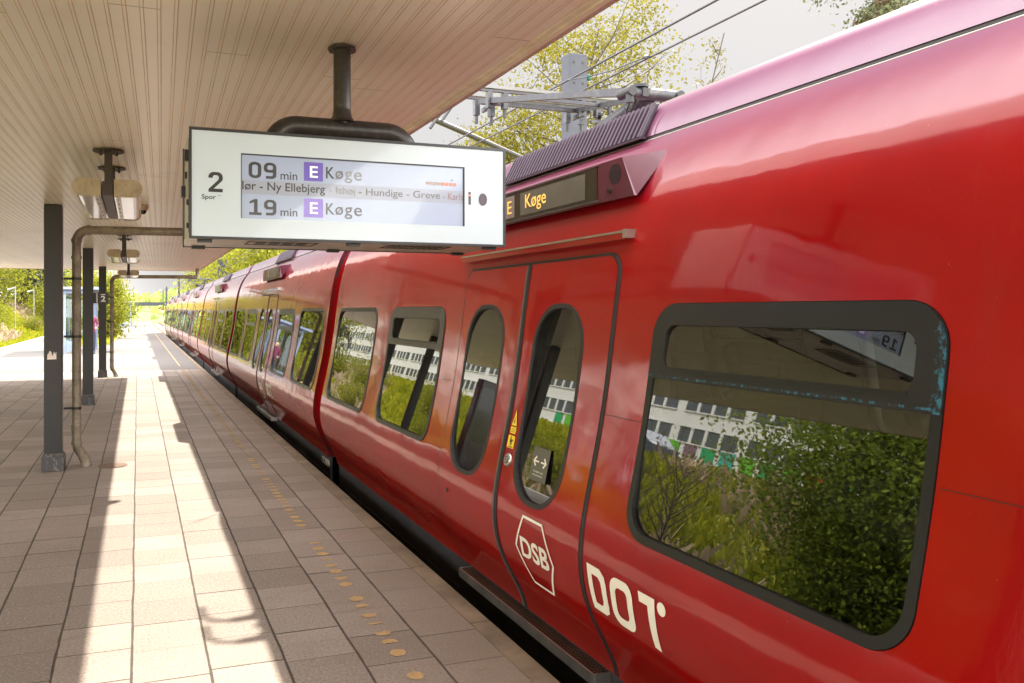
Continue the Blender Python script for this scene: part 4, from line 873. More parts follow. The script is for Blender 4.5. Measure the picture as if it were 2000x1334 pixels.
# lettering on the near carriage and the second one
def lettering(car, full=True):
    b = MB()
    stext(b, 'DSB', -.300, -.592, .444, .550, .0095, 0, .026)
    hexo = []; hexi = []
    for i in range(6):
        a = R(60*i)
        hexo.append((-.440+.204*math.cos(a), .487+.203*math.sin(a))); hexi.append((-.440+.188*math.cos(a), .487+.187*math.sin(a)))
    pts, tr = fill2d([hexo, hexi]); put(b, pts, tr, .0095, 0)
    o = b.build('operator_emblem', 'white', car)
    b = MB()
    D = [[(-.945, .600), (-.945, .402), (-1.030, .402), (-1.062, .412), (-1.082, .435), (-1.082, .567), (-1.062, .590), (-1.030, .600)], [(-.985, .566), (-1.024, .566), (-1.041, .556), (-1.043, .54), (-1.043, .462), (-1.041, .446), (-1.024, .436), (-.985, .436)]]
    D = [[(-.94, .600), (-.955, .405), (-1.050, .402), (-1.078, .418), (-1.088, .45), (-1.086, .54), (-1.074, .575), (-1.04, .598)], [(-.978, .562), (-1.025, .560), (-1.043, .545), (-1.048, .52), (-1.050, .462), (-1.042, .444), (-1.028, .438), (-.988, .440)]]
    pts, tr = fill2d(D); put(b, pts, tr, .003, 0)
    O = [rrect(-1.276, -1.118, .402, .602, .052), rrect(-1.238, -1.156, .440, .564, .026)]
    pts, tr = fill2d(O); put(b, pts, tr, .003, 0)
    T = [[(-1.318, .602), (-1.325, .562), (-1.378, .562), (-1.384, .400), (-1.424, .396), (-1.424, .602)]]
    pts, tr = fill2d(T); put(b, pts, tr, .003, 0)
    pts, tr = fill2d([ellipse(-1.466, .578, .026, .026)]); put(b, pts, tr, .003, 0)
    b.build('body_lettering', 'white', car)
lettering(cars[0]); lettering(cars[1])
car0 = cars[0]
b = MB(); v, f = text2d('Køge', .006); v = fit(v, .105, -.14, 2.262, 2.362); b.add([(XD-.006, p[0], p[1]) for p in v], f, 0)
v, f = text2d('E', 0); v = fit(v, .335, .280, 2.275, 2.350); b.add([(XD-.006, p[0], p[1]) for p in v], f, 0)
b.build('display_lettering', 'amber', car0)
b = MB()   # warning stickers by the door seam
pts, tr = fill2d([[(-.048, 1.075), (-.108, 1.075), (-.078, 1.160)]]); put(b, pts, tr, .009, 0)
pts, tr = fill2d([[(-.072, 1.088), (-.084, 1.088), (-.078, 1.128)]]); put(b, pts, tr, .0100, 1)
pts, tr = fill2d([rrect(-.110, -.046, 1.032, 1.068, .003)]); put(b, pts, tr, .009, 0)
for z in (1.041, 1.049, 1.057): pts, tr = fill2d([rrect(-.100, -.056, z, z+.002, 0)]); put(b, pts, tr, .0100, 1)
b.build('warning_triangle_sticker', ['yel', 'print_ink'], car0)
b = MB(); pts, tr = fill2d([rrect(-.118, -.040, .955, 1.022, .004)]); put(b, pts, tr, .009, 0)
for lp in ([(-.078, .970), (-.088, .970), (-.090, .992), (-.102, .996), (-.102, 1.002), (-.080, 1.0), (-.078, 1.008), (-.066, 1.004), (-.066, .985), (-.074, .985)], ellipse(-.074, 1.0125, .006, .005, 10), rrect(-.106, -.054, .960, .964, 0)):
    pts, tr = fill2d([lp]); put(b, pts, tr, .0100, 1)
b.build('warning_figure_sticker', ['yel', 'print_ink'], car0)
p, n = surf_pt(-.088, .893, .006); n = Vector(n); p = Vector(p)
b = MB(); b.tube([p, p+n*.010, p+n*.014], [.036, .036, .030], 28, 0); b.tube([p+n*.013, p+n*.018], [.022, .020], 24, 1); b.tube([p+n*.017, p+n*.0195], .013, 20, 0); b.tube([p+n*.0185, p+n*.021], .006, 12, 1)
b.build('door_button', ['steel', 'seal'], car0)
p, n = surf_pt(.72, .565, .006); n = Vector(n); p = Vector(p)
b = MB(); b.tube([p, p+n*.006], .013, 16, 0); b.tube([p+n*.005, p+n*.009], .007, 12, 1); b.build('door_lock', ['rubber', 'seal'], car0)
# notice with two arrows on the right door pane
b = MB(); put(b, *fill2d([rrect(-.51, -.34, .845, 1.01, .006)]), .006, 0)
for sg, s0 in ((1, -.415), (-1, -.435)):
    a = [(s0, .944), (s0, .936), (s0+sg*.040, .936), (s0+sg*.024, .920), (s0+sg*.033, .914), (s0+sg*.058, .940), (s0+sg*.033, .966), (s0+sg*.024, .960), (s0+sg*.040, .944)]
    put(b, *fill2d([a]), .0072, 1)
stext(b, 'Undgå tryk', -.375, -.475, .885, .896, .0072, 1, .004); stext(b, 'på personer', -.375, -.475, .868, .879, .0072, 1, .004)
b.build('door_notice', ['signgrey', 'white'], car0)
# scratched tag on the far pane
b = MB()
rt = random.Random(5)
def scr(pts, w=.010):
    k = len(pts)
    for i in range(k-1):
        p, n = surf_pt(*pts[i], .001); q, _ = surf_pt(*pts[i+1], .001); b.bar(p, q, .004, w, 0)
for pts in ([(4.20, 1.52), (4.16, 1.40), (4.10, 1.55), (4.08, 1.43)], [(4.06, 1.50), (3.98, 1.54), (4.00, 1.44), (3.93, 1.46)], [(3.92, 1.56), (3.88, 1.42), (3.80, 1.50), (3.86, 1.46), (3.78, 1.40)], [(3.78, 1.38), (3.70, 1.44), (3.66, 1.30), (3.72, 1.22), (3.78, 1.28), (3.74, 1.40)], [(4.10, 1.33), (4.04, 1.20)], [(4.02, 1.32), (3.95, 1.36), (3.92, 1.22), (3.99, 1.18)], [(4.2, 1.3), (4.16, 1.2), (4.12, 1.32)]): scr(pts)
b.build('scrawled_tag', 'rubber', car0)
v, f = text2d('SC 8659', .012)
b = MB(); b.add([(-1.5885, p[0], p[1]) for p in fit(v, -4.05, -4.42, -.085, -.005)], f); b.build('carriage_number', 'white', cars[1])
# joint line in the body panel between window and door
for car in cars[:2]:
    for (a, c) in ((-1.17, -.905), (.905, 1.17), (2.48, 2.84), (-2.84, -2.48), (-4.46, -4.32), (4.32, 4.46)):
        b = MB(); surf(b, [rrect(a, c, 1.236, 1.2385, 0)], .0015, -1, 0); b.build('panel_joint', 'gasket', car)
# pantograph on the near carriage (coordinates relative to the carriage)
def pantograph(car, s_off=0.0, name='pantograph'):
    b = MB()
    def q(x, y, z): return (x-CXL, y-4.0+s_off, z)
    hz = 3.80
    b.tube([q(3.62, 6.75, 2.95), q(3.61, 5.9, 3.135), q(3.60, 5.05, 3.30)], [.078, .074, .062], 16, 0)       # lower arm
    b.tube([q(3.42, 5.02, 3.30), q(3.80, 5.02, 3.30)], .045, 14, 0)                                     # knee
    b.tube([q(3.50, 5.02, 3.34), q(3.50, 5.02, 3.36)], .06, 14, 1)
    for xx in (3.40, 3.82):
        b.tube([q(xx, 4.96, 3.30), q(xx, 5.12, 3.30)], .036, 12, 1); b.tube([q(xx, 5.0, 3.22), q(xx, 5.0, 3.30)], .03, 10, 1)
    b.bar(q(3.52, 4.97, 3.30), q(3.42, 5.5, 3.415), .06, .06, 0); b.bar(q(3.42, 5.5, 3.415), q(3.10, 7.0, 3.70), .045, .05, 0)       # upper arm A frame
    b.bar(q(3.68, 5.05, 3.32), q(3.78, 5.5, 3.40), .045, .045, 0); b.bar(q(3.78, 5.5, 3.40), q(4.15, 7.0, 3.70), .04, .045, 0)
    b.bar(q(3.24, 6.3, 3.565), q(3.97, 6.3, 3.565), .03, .03, 0)
    b.bar(q(3.70, 6.25, 3.0), q(3.66, 5.18, 3.24), .03, .03, 1)
    for yy in (6.85, 7.15):                                                                              # collector strips and horns
        b.bar(q(3.02, yy, hz), q(4.55, yy, hz), .04, .03, 2); b.bar(q(3.02, yy, hz-.035), q(4.55, yy, hz-.035), .03, .02, 0)
        for sg, xe in ((-1, 3.02), (1, 4.55)):
            b.tube([q(xe, yy, hz-.01), q(xe+sg*.10, yy, hz-.03), q(xe+sg*.22, yy, hz-.13), q(xe+sg*.38, yy, hz-.36)], .015, 10, 0)
        for xx in (3.12, 3.28, 4.12, 4.28):
            b.box(q(xx-.025, yy-.03, hz-.20), q(xx+.025, yy+.03, hz-.05), 0); b.tube([q(xx, yy, hz-.28), q(xx, yy, hz-.19)], .018, 8, 0)
    for xx in (3.2, 4.2):
        b.bar(q(xx, 6.82, hz-.14), q(xx, 7.18, hz-.14), .03, .04, 0); b.bar(q(xx, 7.0, hz-.15), q(xx, 7.0, hz-.06), .03, .03, 1)
    b.bar(q(3.10, 7.0, hz-.11), q(4.2, 7.0, hz-.11), .035, .035, 0)
    b.bar(q(4.0, 6.35, 3.5), q(4.1, 6.6, 3.42), .03, .03, 1); b.bar(q(4.1, 6.35, 3.62), q(4.1, 6.35, 3.40), .03, .03, 1); b.bar(q(3.9, 6.35, 3.42), q(4.3, 6.5, 3.5), .025, .025, 0)
    for i in range(7):                                                                                   # braided jumpers at the knee
        pts = [q(3.46+.05*i, 5.06+.02*math.sin(i*2.1), 3.28), q(3.44+.055*i, 5.10+.03*math.sin(i*1.3), 3.19), q(3.49+.045*i, 5.16, 3.16), q(3.5+.05*i, 5.22, 3.24)]
        b.tube(pts, .008, 6, 1)
    b.box(q(3.3, 6.1, 2.89), q(3.95, 6.6, 2.96), 1)
    return b.build(name, ['panto', 'pantod', 'seal'], car)
pantograph(cars[0]); pantograph(cars[5], 0.0)

# ---------------------------------------------------------------- overhead line
for (x, z, lab) in ((4.0, 3.79+.012, 'lower straight contact wire above the train'), (3.97, 3.96, 'upper carrier wire above the train')):
    b = MB(); pts = [(x+.06*math.sin(y_*.06), y_, z+(.0 if z < 3.9 else .10*((y_-7)/60)**2)) for y_ in range(-30, 150, 3)]
    b.tube(pts, .0085 if z < 3.9 else .010, 6); tag(b.build('overhead_wire', 'wire'), 'thin black overhead wire, the '+lab, 'wire', 'overhead wires')
b = MB(); b.tube([(3.97, 6.9, 3.955), (3.99, 6.6, 3.90), (4.0, 6.15, 3.84), (4.0, 5.65, 3.81)], .006, 6); b.tube([(4.0, 5.62, 3.80), (4.0, 5.68, 3.82)], .016, 8)
tag(b.build('wire_dropper', 'wire'), 'short curved black link hanging between the two overhead wires', 'wire')
b = MB(); b.tube([(2.95, 9.3, 3.80), (2.95, 9.3, 3.45), (3.0, 9.3, 3.38), (3.2, 9.35, 3.42)], .007, 6)
tag(b.build('hanging_cable', 'wire'), 'thin dark cable loop hanging beside the canopy edge above the board', 'cable')
def mast(loc, h, w, label, cant=True):
    t = thing('line_mast', label, 'mast', loc, 'overhead line masts')
    b = MB(); b.box((-w/2, -w*.42, -1.2), (w/2, w*.42, h), 0, .015)
    for z in (h-.15, h-.5):
        for xx in (-w*.25, w*.25): b.tube([(xx, -w*.42-.008, z), (xx, -w*.42, z)], .02, 8, 1)
    b.build('post', ['concrete_mast', 'pantod'], t)
    b = MB(); b.tube([(w/2, .0, h-.35), (w/2+.09, 0, h-.35)], .02, 8)
    for k in range(4): b.tube([(w/2+.02+k*.03, 0, h-.35), (w/2+.035+k*.03, 0, h-.35)], [.07, .05], 14)
    b.build('insulator', 'insul', t)
    if cant:
        b = MB(); b.tube([(-w/2, 0, 4.30-.1), (-2.9, -.3, 4.85)], .035, 12); b.tube([(-w/2, 0, 4.9), (-1.6, -.15, 4.62)], .02, 8); b.build('bracket_arm', 'panto', t)
    return t
m0 = mast((7.05, 12.0, 0), 6.05, .34, 'pale grey square mast rising behind the train roof beside the pantograph', False)
b = MB(); b.tube([(-2.75, -.3, 4.72), (.0, 1.4, 4.45)], .045, 12); b.tube([(-.1, .2, 4.2), (-.1, 1.4, 4.5)], .02, 8); b.build('bracket_arm', 'panto', m0)
mast((7.0, 71.5, 0), 6.2, .8, 'short wide grey mast seen below the left part of the board', True)
for (x, y_, h, w) in ((6.8, 145, 7.9, .35),): mast((x, y_, 0), h, w, 'distant slim dark mast left of the wide grey mast', True)
mast((6.2, 190, 0), 7.2, .45, 'tiny far mast just left of the last carriage', True)
mast((-9.6, 205, 0), 7.0, .45, 'tiny far mast left of the track ahead of the train', True)
b = MB(); 
t = thing('signal_post', 'far slim signal post with a round red and white disc beside the train front', 'signal', (5.9, 205, -1.2))
b = MB(); b.tube([(0, 0, 0), (0, 0, 8)], .09, 8); b.build('post', 'pantod', t)
b = MB(); b.box((-.5, -.12, 2.0), (.2, -.10, 3.4)); b.build('disc', 'sigred', t); b = MB(); b.box((-.5, -.16, 2.5), (.2, -.13, 2.9)); b.build('white_bar', 'whitep', t)

# ---------------------------------------------------------------- vegetation
def leaf_quads(C, size, seed, droop=0.0, aspect=.55):
    g = np.random.default_rng(seed); n = len(C)
    d = g.normal(size=(n, 3)); d[:, 2] -= droop; d /= np.linalg.norm(d, axis=1)[:, None]
    u = np.cross(d, g.normal(size=(n, 3))); u /= np.linalg.norm(u, axis=1)[:, None]
    s = size*g.uniform(.6, 1.35, n)[:, None]
    V = np.empty((n, 4, 3)); V[:, 0] = C-d*s*.5; V[:, 1] = C+u*s*aspect*.5; V[:, 2] = C+d*s*.5; V[:, 3] = C-u*s*aspect*.5
    return V.reshape(-1, 3)
def quad_obj(name, V, mat, parent=None):
    n = len(V)//4; me = bpy.data.meshes.new(name)
    me.vertices.add(len(V)); me.vertices.foreach_set('co', V.astype(np.float32).ravel())
    me.loops.add(4*n); me.loops.foreach_set('vertex_index', np.arange(4*n, dtype=np.int32))
    me.polygons.add(n); me.polygons.foreach_set('loop_start', np.arange(0, 4*n, 4, dtype=np.int32))
    me.materials.append(MT[mat]); me.update(calc_edges=True); me.validate()
    o = bpy.data.objects.new(name, me); COL.objects.link(o)
    if parent: o.parent = parent
    return o
def make_tree(name, label, cat, loc, h, rad, base, nlimb, nleaf, lsize, leafm, barkm='bark', tr=.16, seed=1, up=.5, clump=.35, shape='round', group=None, twigs=4, droop=0.0):
    g = np.random.default_rng(seed); t = thing(name, label, cat, loc, group)
    b = MB(); bend = g.normal(size=2)*.04*h
    def axis(u): return np.array([bend[0]*u*u, bend[1]*u*u, h*u])
    us = np.linspace(0, .96, 9); b.tube([axis(u) for u in us], [max(.012, tr*(1-u*.93)) for u in us], 8)
    tips = []
    for i in range(nlimb):
        u = base+(0.97-base)*((i+g.uniform(0, .8))/nlimb)
        if shape == 'round': rr = rad*math.sqrt(max(.08, 1-((u-(base+1)/2)/((1-base)*.56))**2))
        elif shape == 'cone': rr = rad*(1.02-u)/(1-base)
        else: rr = rad*(.4+.6*math.sin(math.pi*min(1, (u-base)/(1-base)*.9+.1)))
        a = i*2.4+g.uniform(-.5, .5); p0 = axis(u*.94); L_ = rr*g.uniform(.75, 1.1)
        e = p0+np.array([math.cos(a)*L_, math.sin(a)*L_, L_*up*g.uniform(.5, 1.3)])
        mid = (p0+e)/2+np.array([0, 0, -.07*L_*(1 if up > 0 else -1)])+g.normal(size=3)*.05*L_
        r0 = max(.01, tr*(1-u)*.55+.012); b.tube([p0, mid, e], [r0, r0*.6, r0*.2], 6)
        tips.append((e, L_*.30))
        for k in range(twigs):
            f = g.uniform(.25, .95); q = p0*(1-f)+e*f if f > .5 else p0*(1-2*f)+mid*2*f
            w = q+g.normal(size=3)*L_*.30+np.array([0, 0, .12*L_*(1 if up > 0 else -.3)])
            b.tube([q, (q+w)/2+g.normal(size=3)*.02*L_, w], [r0*.35, r0*.22, .004], 5); tips.append((w, L_*.22))
    b.build('trunk', barkm, t)
    per = max(1, nleaf//len(tips)); C = []
    for (e, s) in tips:
        m = int(per*g.uniform(.3, 1.7)); s2 = max(.12, s)
        C.append(e+g.normal(size=(m, 3))*np.array([s2, s2, s2*.75])*clump*2)
    quad_obj('crown', leaf_quads(np.concatenate(C), lsize, seed+5, droop), leafm, t)
    return t
GR = 'trees beyond the train'
make_tree('spring_tree', 'tall sparse tree with yellow spring leaves behind the pale grey mast', 'tree', (10.75, 19.2, -.2), 9.7, 2.35, .26, 32, 17000, .10, 'leaf_spring', tr=.17, seed=3, up=.75, clump=.33, group=GR, twigs=8)
make_tree('spring_tree', 'bushy yellow tree low behind the roof grille, left of the tall sparse tree', 'tree', (9.75, 20.3, -.2), 6.5, 1.75, .25, 26, 17000, .095, 'leaf_spring', tr=.11, seed=9, up=.6, clump=.42, group=GR, twigs=7)
make_tree('poplar_tree', 'slim dark poplar tip just right of the pantograph knee', 'tree', (12.0, 16.6, 0), 7.9, .55, .15, 26, 1500, .075, 'leaf_poplar', tr=.07, seed=12, up=1.6, clump=.4, shape='col', group=GR, twigs=2)
make_tree('poplar_tree', 'taller slim dark poplar tip standing furthest right above the train roof', 'tree', (12.15, 15.95, 0), 8.4, .45, .15, 26, 1300, .075, 'leaf_poplar', tr=.07, seed=13, up=1.6, clump=.4, shape='col', group=GR, twigs=2)
make_tree('poplar_tree', 'faint low poplar tip barely showing over the train roof', 'tree', (12.4, 15.1, 0), 6.95, .4, .15, 20, 500, .075, 'leaf_poplar', tr=.05, seed=14, up=1.6, clump=.4, shape='col', group=GR, twigs=2)
make_tree('pine_tree', 'dark pine whose drooping branches show at the top edge above the train', 'pine', (14.5, 12.25, -.2), 13.0, .95, .615, 16, 9000, .085, 'leaf_pine', 'pinebark', .2, 21, -.18, .42, 'round', GR, 6, .6)
yg = make_tree('leafy_tree', 'bright yellow green tree below the board, nearest over the train roof', 'tree', (10.2, 66, -.5), 8.7, 4.0, .22, 26, 7000, .34, 'leaf_yg', tr=.2, seed=31, up=.5, clump=.6, group='yellow green trees lining the track', twigs=5)
for (x, y_, s, lab) in ((11.5, 80, 1.0, 'yellow green tree behind the wide grey mast'), (10.5, 96, .95, 'yellow green tree just left of the wide grey mast'), (12, 112, 1.05, 'yellow green tree above the far pantograph'), (12, 140, 1.0, 'small far yellow green tree over the last carriages'), (14, 165, .95, 'farthest yellow green tree right of the track'), (14, 48, .8, 'yellow green tree hidden behind the near carriages')):
    dup(yg, (x, y_, -.5), lab, rotz=x*y_ % 6, scale=s)
# left side
lt = make_tree('leafy_tree', 'yellow tree on the grass bank at the left edge of the photo', 'tree', (-15.5, 96, 1.6), 9.5, 4.6, .12, 28, 8000, .36, 'leaf_yg', tr=.2, seed=41, up=.5, clump=.65, group='trees on the left bank', twigs=5)
for (x, y_, s, lab) in ((-20.5, 118, 1.1, 'yellow tree on the bank left of the grey pine'), (-11.5, 120, .55, 'small orange tinged tree between the first two columns'), (-9.3, 135, .8, 'yellow tree behind the glass shelter'), (-12.5, 160, .95, 'tall yellow tree behind the hedge bush')):
    dup(lt, (x, y_, bank_z(x, y_)-.3), lab, rotz=x+y_, scale=s)
make_tree('pine_tree', 'grey green pine on the bank just left of the nearest column', 'pine', (-14.2, 128, 2.2), 8.2, 4.2, .12, 30, 9000, .42, 'leaf_pine', 'pinebark', .2, 51, .12, .5, 'round', 'trees on the left bank', 6)
make_tree('hedge_bush', 'big leafy yellow green bush on the platform beside the farthest column', 'bush', (-1.95, 52, 0), 3.7, 1.35, .04, 40, 9000, .17, 'leaf_yg', tr=.05, seed=61, up=.35, clump=.75, group='bushes on the platform', twigs=5)
make_tree('hedge_bush', 'second leafy bush behind the big bush at the platform lawn', 'bush', (-2.3, 60, 0), 3.5, 1.25, .04, 34, 6500, .19, 'leaf_yg', tr=.05, seed=62, up=.35, clump=.75, group='bushes on the platform', twigs=5)
b = MB(); ol = [(-1.35, 44), (-1.15, 50), (-1.0, 58), (-1.2, 66), (-2.2, 70), (-3.4, 66), (-3.6, 50), (-3.0, 42), (-2.0, 40.5)]
pts, tr = fill2d([ol]); b.add([(p[0], p[1], .05) for p in pts], tr); b.add([(p[0], p[1], -.05) for p in ol]+[(p[0], p[1], .05) for p in ol], [(i, (i+1) % 9, 9+(i+1) % 9, 9+i) for i in range(9)]); struct(b.build('lawn_patch', 'grass'))
g = np.random.default_rng(5)
def tufts(name, n, xr, yr, zf, size, mat, seed, keep=None):
    g = np.random.default_rng(seed); X = g.uniform(*xr, n); Y = yr[0]+(yr[1]-yr[0])*g.uniform(0, 1, n)**1.3
    if keep is not None: k = keep(X, Y); X, Y = X[k], Y[k]
    n = len(X); Z = np.array([zf(a, c) for a, c in zip(X, Y)])
    s = size*g.uniform(.5, 1.5, n); a = g.uniform(0, 6.28, n); w = s*.10*(1+Y/25)
    V = np.empty((n, 4, 3)); P = np.stack([X, Y, Z-.03], 1); du = np.stack([np.cos(a)*w, np.sin(a)*w, 0*w], 1); tip = np.stack([g.normal(size=n)*.35*s, g.normal(size=n)*.35*s, s], 1)
    V[:, 0] = P-du; V[:, 1] = P+du; V[:, 2] = P+tip+du*.25; V[:, 3] = P+tip-du*.25
    o = quad_obj(name, V.reshape(-1, 3), mat); return struct(o, 'stuff')
tufts('bank_grass', 60000, (-21.5, -9.6), (2, 170), bank_z, .42, 'grass_blade', 71)
tufts('dry_stalks', 9000, (-19, -10.5), (4, 150), bank_z, .75, 'dry', 72, lambda X, Y: np.sin(X*.9+Y*.23)+np.sin(Y*.11) > .5)
tufts('lawn_grass', 3500, (-3.4, -1.25), (42, 69), lambda a, c: .05, .10, 'grass_blade', 73)
tufts('verge_grass', 9000, (7.5, 14), (70, 200), verge_z, .5, 'grass_blade', 74)
# shrubs on the bank (mirrored in the windows)
make_tree('green_bush', 'big dense green bush on the bank mirrored in the nearest window', 'bush', (-11.9, 13.0, bank_z(-11.9, 13.0)-.1), 5.6, 2.2, .03, 54, 48000, .115, 'leaf_green', tr=.06, seed=81, up=.4, clump=.7, group='shrubs on the bank', twigs=6)
make_tree('green_bush', 'second green bush on the bank mirrored at the right of the nearest window', 'bush', (-12.4, 9.0, bank_z(-12.4, 9.0)-.1), 5.4, 2.3, .03, 46, 34000, .115, 'leaf_green', tr=.06, seed=82, up=.4, clump=.7, group='shrubs on the bank', twigs=6)
make_tree('bare_shrub', 'bare twiggy shrub on the bank mirrored at the left of the nearest window', 'shrub', (-11.6, 19.4, bank_z(-11.6, 19.4)-.1), 3.1, 1.3, .02, 34, 700, .08, 'leaf_spring', tr=.035, seed=83, up=1.3, clump=.6, group='shrubs on the bank', twigs=5)
make_tree('bare_shrub', 'bare twiggy shrub on the bank mirrored in the door window', 'shrub', (-12.2, 22.0, bank_z(-12.2, 22)-.1), 2.7, 1.2, .02, 30, 700, .08, 'leaf_spring', tr=.035, seed=84, up=1.3, clump=.6, group='shrubs on the bank', twigs=5)
sb = make_tree('low_bush', 'low yellow green bush on the bank mirrored in the hopper window', 'bush', (-12.5, 27, bank_z(-12.5, 27)), 1.7, 1.3, .03, 26, 3500, .14, 'leaf_yg', tr=.04, seed=85, up=.4, clump=.7, group='shrubs on the bank', twigs=4)
for i, (x, y_, s) in enumerate(((-13.5, 33, 1.1), (-11.5, 39, .8), (-14.5, 46, 1.2), (-12, 55, 1.0), (-15, 64, 1.3), (-12.3, 75, 1.1), (-13.4, 88, 1.3), (-11.6, 102, 1.0), (-15.5, 78, 1.4))):
    dup(sb, (x, y_, bank_z(x, y_)-.1), ['low bush on the bank mirrored in the far plain window', 'small low bush at the foot of the bank', 'wide low bush halfway up the bank', 'low bush at the foot of the bank by the second carriage', 'large low bush high on the bank', 'low bush on the bank under the left street lamp', 'large low bush on the bank at the left edge of the photo', 'small bush at the bank foot left of the nearest column', 'largest low bush near the top of the bank'][i], rotz=i*1.3, scale=s)
# far wood on the hills: one mass
g = np.random.default_rng(91); C = []
for i in range(620):
    y_ = 175+g.uniform(0, 1)**1.5*420; x = g.uniform(-130, 50)*(.5+y_/500)
    if -4 < x < 8 and y_ < 235: continue
    h = g.uniform(3, 6.5); c = np.array([x, y_, hill_z(x, y_)+h*.5]); C.append(c+g.normal(size=(70, 3))*np.array([2.2, 2.2, h*.28]))
o = quad_obj('far_wood', leaf_quads(np.concatenate(C), 1.5, 92, 0, .8), 'leaf_far'); struct(o, 'stuff')
# ---------------------------------------------------------------- white building mirrored in the windows
bt = thing('office_building', 'long white office building with coloured panels above the left bank, mirrored in the train', 'building', (-31, 90, 3.0))
b = MB(); b.box((-14, -78, -2.5), (0, 78, 8.4)); b.build('wall', 'bwhite', bt)
b = MB(); b.box((-14.2, -78.2, 8.402), (.35, 78.2, 8.8)); b.build('roof', 'roofing', bt)
nwin = 24
for i in range(nwin):
    y0 = -76+i*6.34
    for z0 in (-.6, 1.5, 3.6, 5.7):
        b = MB(); b.box((.002, y0, z0), (.02, y0+5.4, z0+1.0), 0)
        for k in range(1, 4): b.box((.021, y0+k*1.36-.13, z0), (.08, y0+k*1.36+.13, z0+1.0), 1)
        for (za, zb) in ((z0-.08, z0), (z0+1.0, z0+1.06)): b.box((.003, y0-.05, za), (.09, y0+5.45, zb), 1)
        b.build('window', ['bglass', 'bwhite'], bt)
pal = ['pgreen', 'plime', 'pteal', 'pred', 'pgreen', 'ppurple', 'plime', 'pteal']
b = MB()
for i in range(11, 29): b.box((.003, -78+i*1.7, .46), (.05, -78+i*1.7+1.2, 1.46), (0, 1, 2, 0, 4, 1, 0, 3, 2, 1, 0, 2, 3, 1)[i % 14])
b.build('coloured_panels', ['pgreen', 'plime', 'pteal', 'pred', 'ppurple'], bt)
# parked van, cars, street lamps on the bank
t = thing('white_van', 'white van parked on top of the bank left of the nearest column', 'van', (-19.5, 150, bank_z(-19.5, 150)-.1))
b = MB(); b.prism([(-2.6, .35), (2.6, .35), (2.6, 1.0), (2.2, 1.15), (1.6, 1.95), (-2.4, 2.0), (-2.6, 1.8)], 1, -.9, .9); b.build('body', 'van', t, recalc=True)
b = MB(); b.prism([(1.15, 1.15), (2.05, 1.15), (1.55, 1.8), (1.15, 1.8)], 1, -.91, .91); b.build('side_window', 'bglass', t, recalc=True)
for x in (-1.7, 1.6):
    b = MB(); b.tube([(x, -.92, .35), (x, -.72, .35)], .35, 14); b.build('wheel', 'tyre', t)
t = thing('parked_car', 'dark car parked below the office building, mirrored in the door window', 'car', (-20.5, 34, bank_z(-20.5, 34)))
b = MB(); b.prism([(-2.1, .3), (2.1, .3), (2.1, .75), (1.2, .85), (.6, 1.35), (-.9, 1.4), (-1.7, .9), (-2.1, .8)], 0, -.8, .8); b.build('body', 'carpaint', t, recalc=True)
b = MB(); b.prism([(-1.4, .92), (.9, .9), (.5, 1.29), (-.8, 1.33)], 0, -.81, .81); b.build('side_window', 'bglass', t, recalc=True)
for y_ in (-1.3, 1.3):
    b = MB(); b.tube([(.70, y_, .32), (.84, y_, .32)], .32, 14); b.build('wheel', 'tyre', t)
def street_lamp(loc, label):
    t = thing('street_lamp', label, 'street lamp', loc, 'street lamps on the left bank')
    b = MB(); b.tube([(0, 0, 0), (0, 0, 4.4)], .05, 10); b.build('post', 'lamp_grey', t)
    b = MB(); b.tube([(0, 0, 4.25), (-.75, 0, 4.0)], [.06, .14], 8); b.build('lamp_head', 'lamp_grey', t)
    return t
sl = street_lamp((-12.2, 93, -.1), 'pale street lamp nearer the left edge of the photo')
dup(sl, (-12.1, 108, .0), 'pale street lamp just left of the nearest column')
# ---------------------------------------------------------------- shelters
def shelter(loc, L_, W_, label):
    t = thing('glass_shelter', label, 'shelter', loc, 'glass shelters on the platform')
    H_ = 2.55
    for x in (0, W_):
        for k in range(3):
            b = MB(); b.box((x-.045, k*L_/2-.045, 0), (x+.045, k*L_/2+.045, H_)); b.tube([(x, k*L_/2, H_-.05), (x-.25, k*L_/2, H_-.02)], .025, 6); b.build('post', 'bluepost', t)
    b = MB(); b.box((-.35, -.3, H_), (W_+.35, L_+.3, H_+.10)); b.box((-.05, -.05, H_-.16), (W_+.05, L_+.05, H_-.002)); b.build('roof', 'bluepost', t)
    for k in range(2):
        b = MB(); b.box((-.006, k*L_/2+.05, .5), (.006, (k+1)*L_/2-.05, H_-.25)); b.build('glass_pane', 'glass_clear', t)
        b = MB(); b.box((-.02, k*L_/2+.05, .08), (.02, (k+1)*L_/2-.05, .48)); b.build('lower_panel', 'bluepost', t)
    b = MB(); b.box((.1, L_+.0-.006, .5), (W_-.1, L_+.006, H_-.25)); b.build('glass_pane', 'glass_clear', t)
    b = MB(); b.box((.06, -.02, .08), (W_*.55, .02, .48)); b.build('lower_panel', 'bluepost', t); b = MB(); b.box((.06, -.006, .5), (W_*.55, .006, H_-.25)); b.build('glass_pane', 'glass_clear', t)
    return t
shelter((-2.75, 34.5, 0), 4.0, 1.0, 'blue grey glass shelter standing behind the columns')
shelter((-1.7, 88, 0), 12.0, 1.0, 'small far glass shelter behind the bushes')
b = MB()
t = thing('station_gantry', 'far pale footbridge spanning the track beyond the platform end', 'footbridge', (-4, 235, -1.2))
b = MB(); b.box((-14, -1, 4.3), (12, 1, 5.3)); b.build('deck', 'concrete_mast', t)
for x in (-12, -4.5, 10):
    b = MB(); b.box((x-.3, -.5, 0), (x+.3, .5, 4.3)); b.build('pier', 'concrete_mast', t)
t = thing('small_black_sign', 'tiny far black sign on a post at the platform end', 'sign', (-.55, 112, 0))
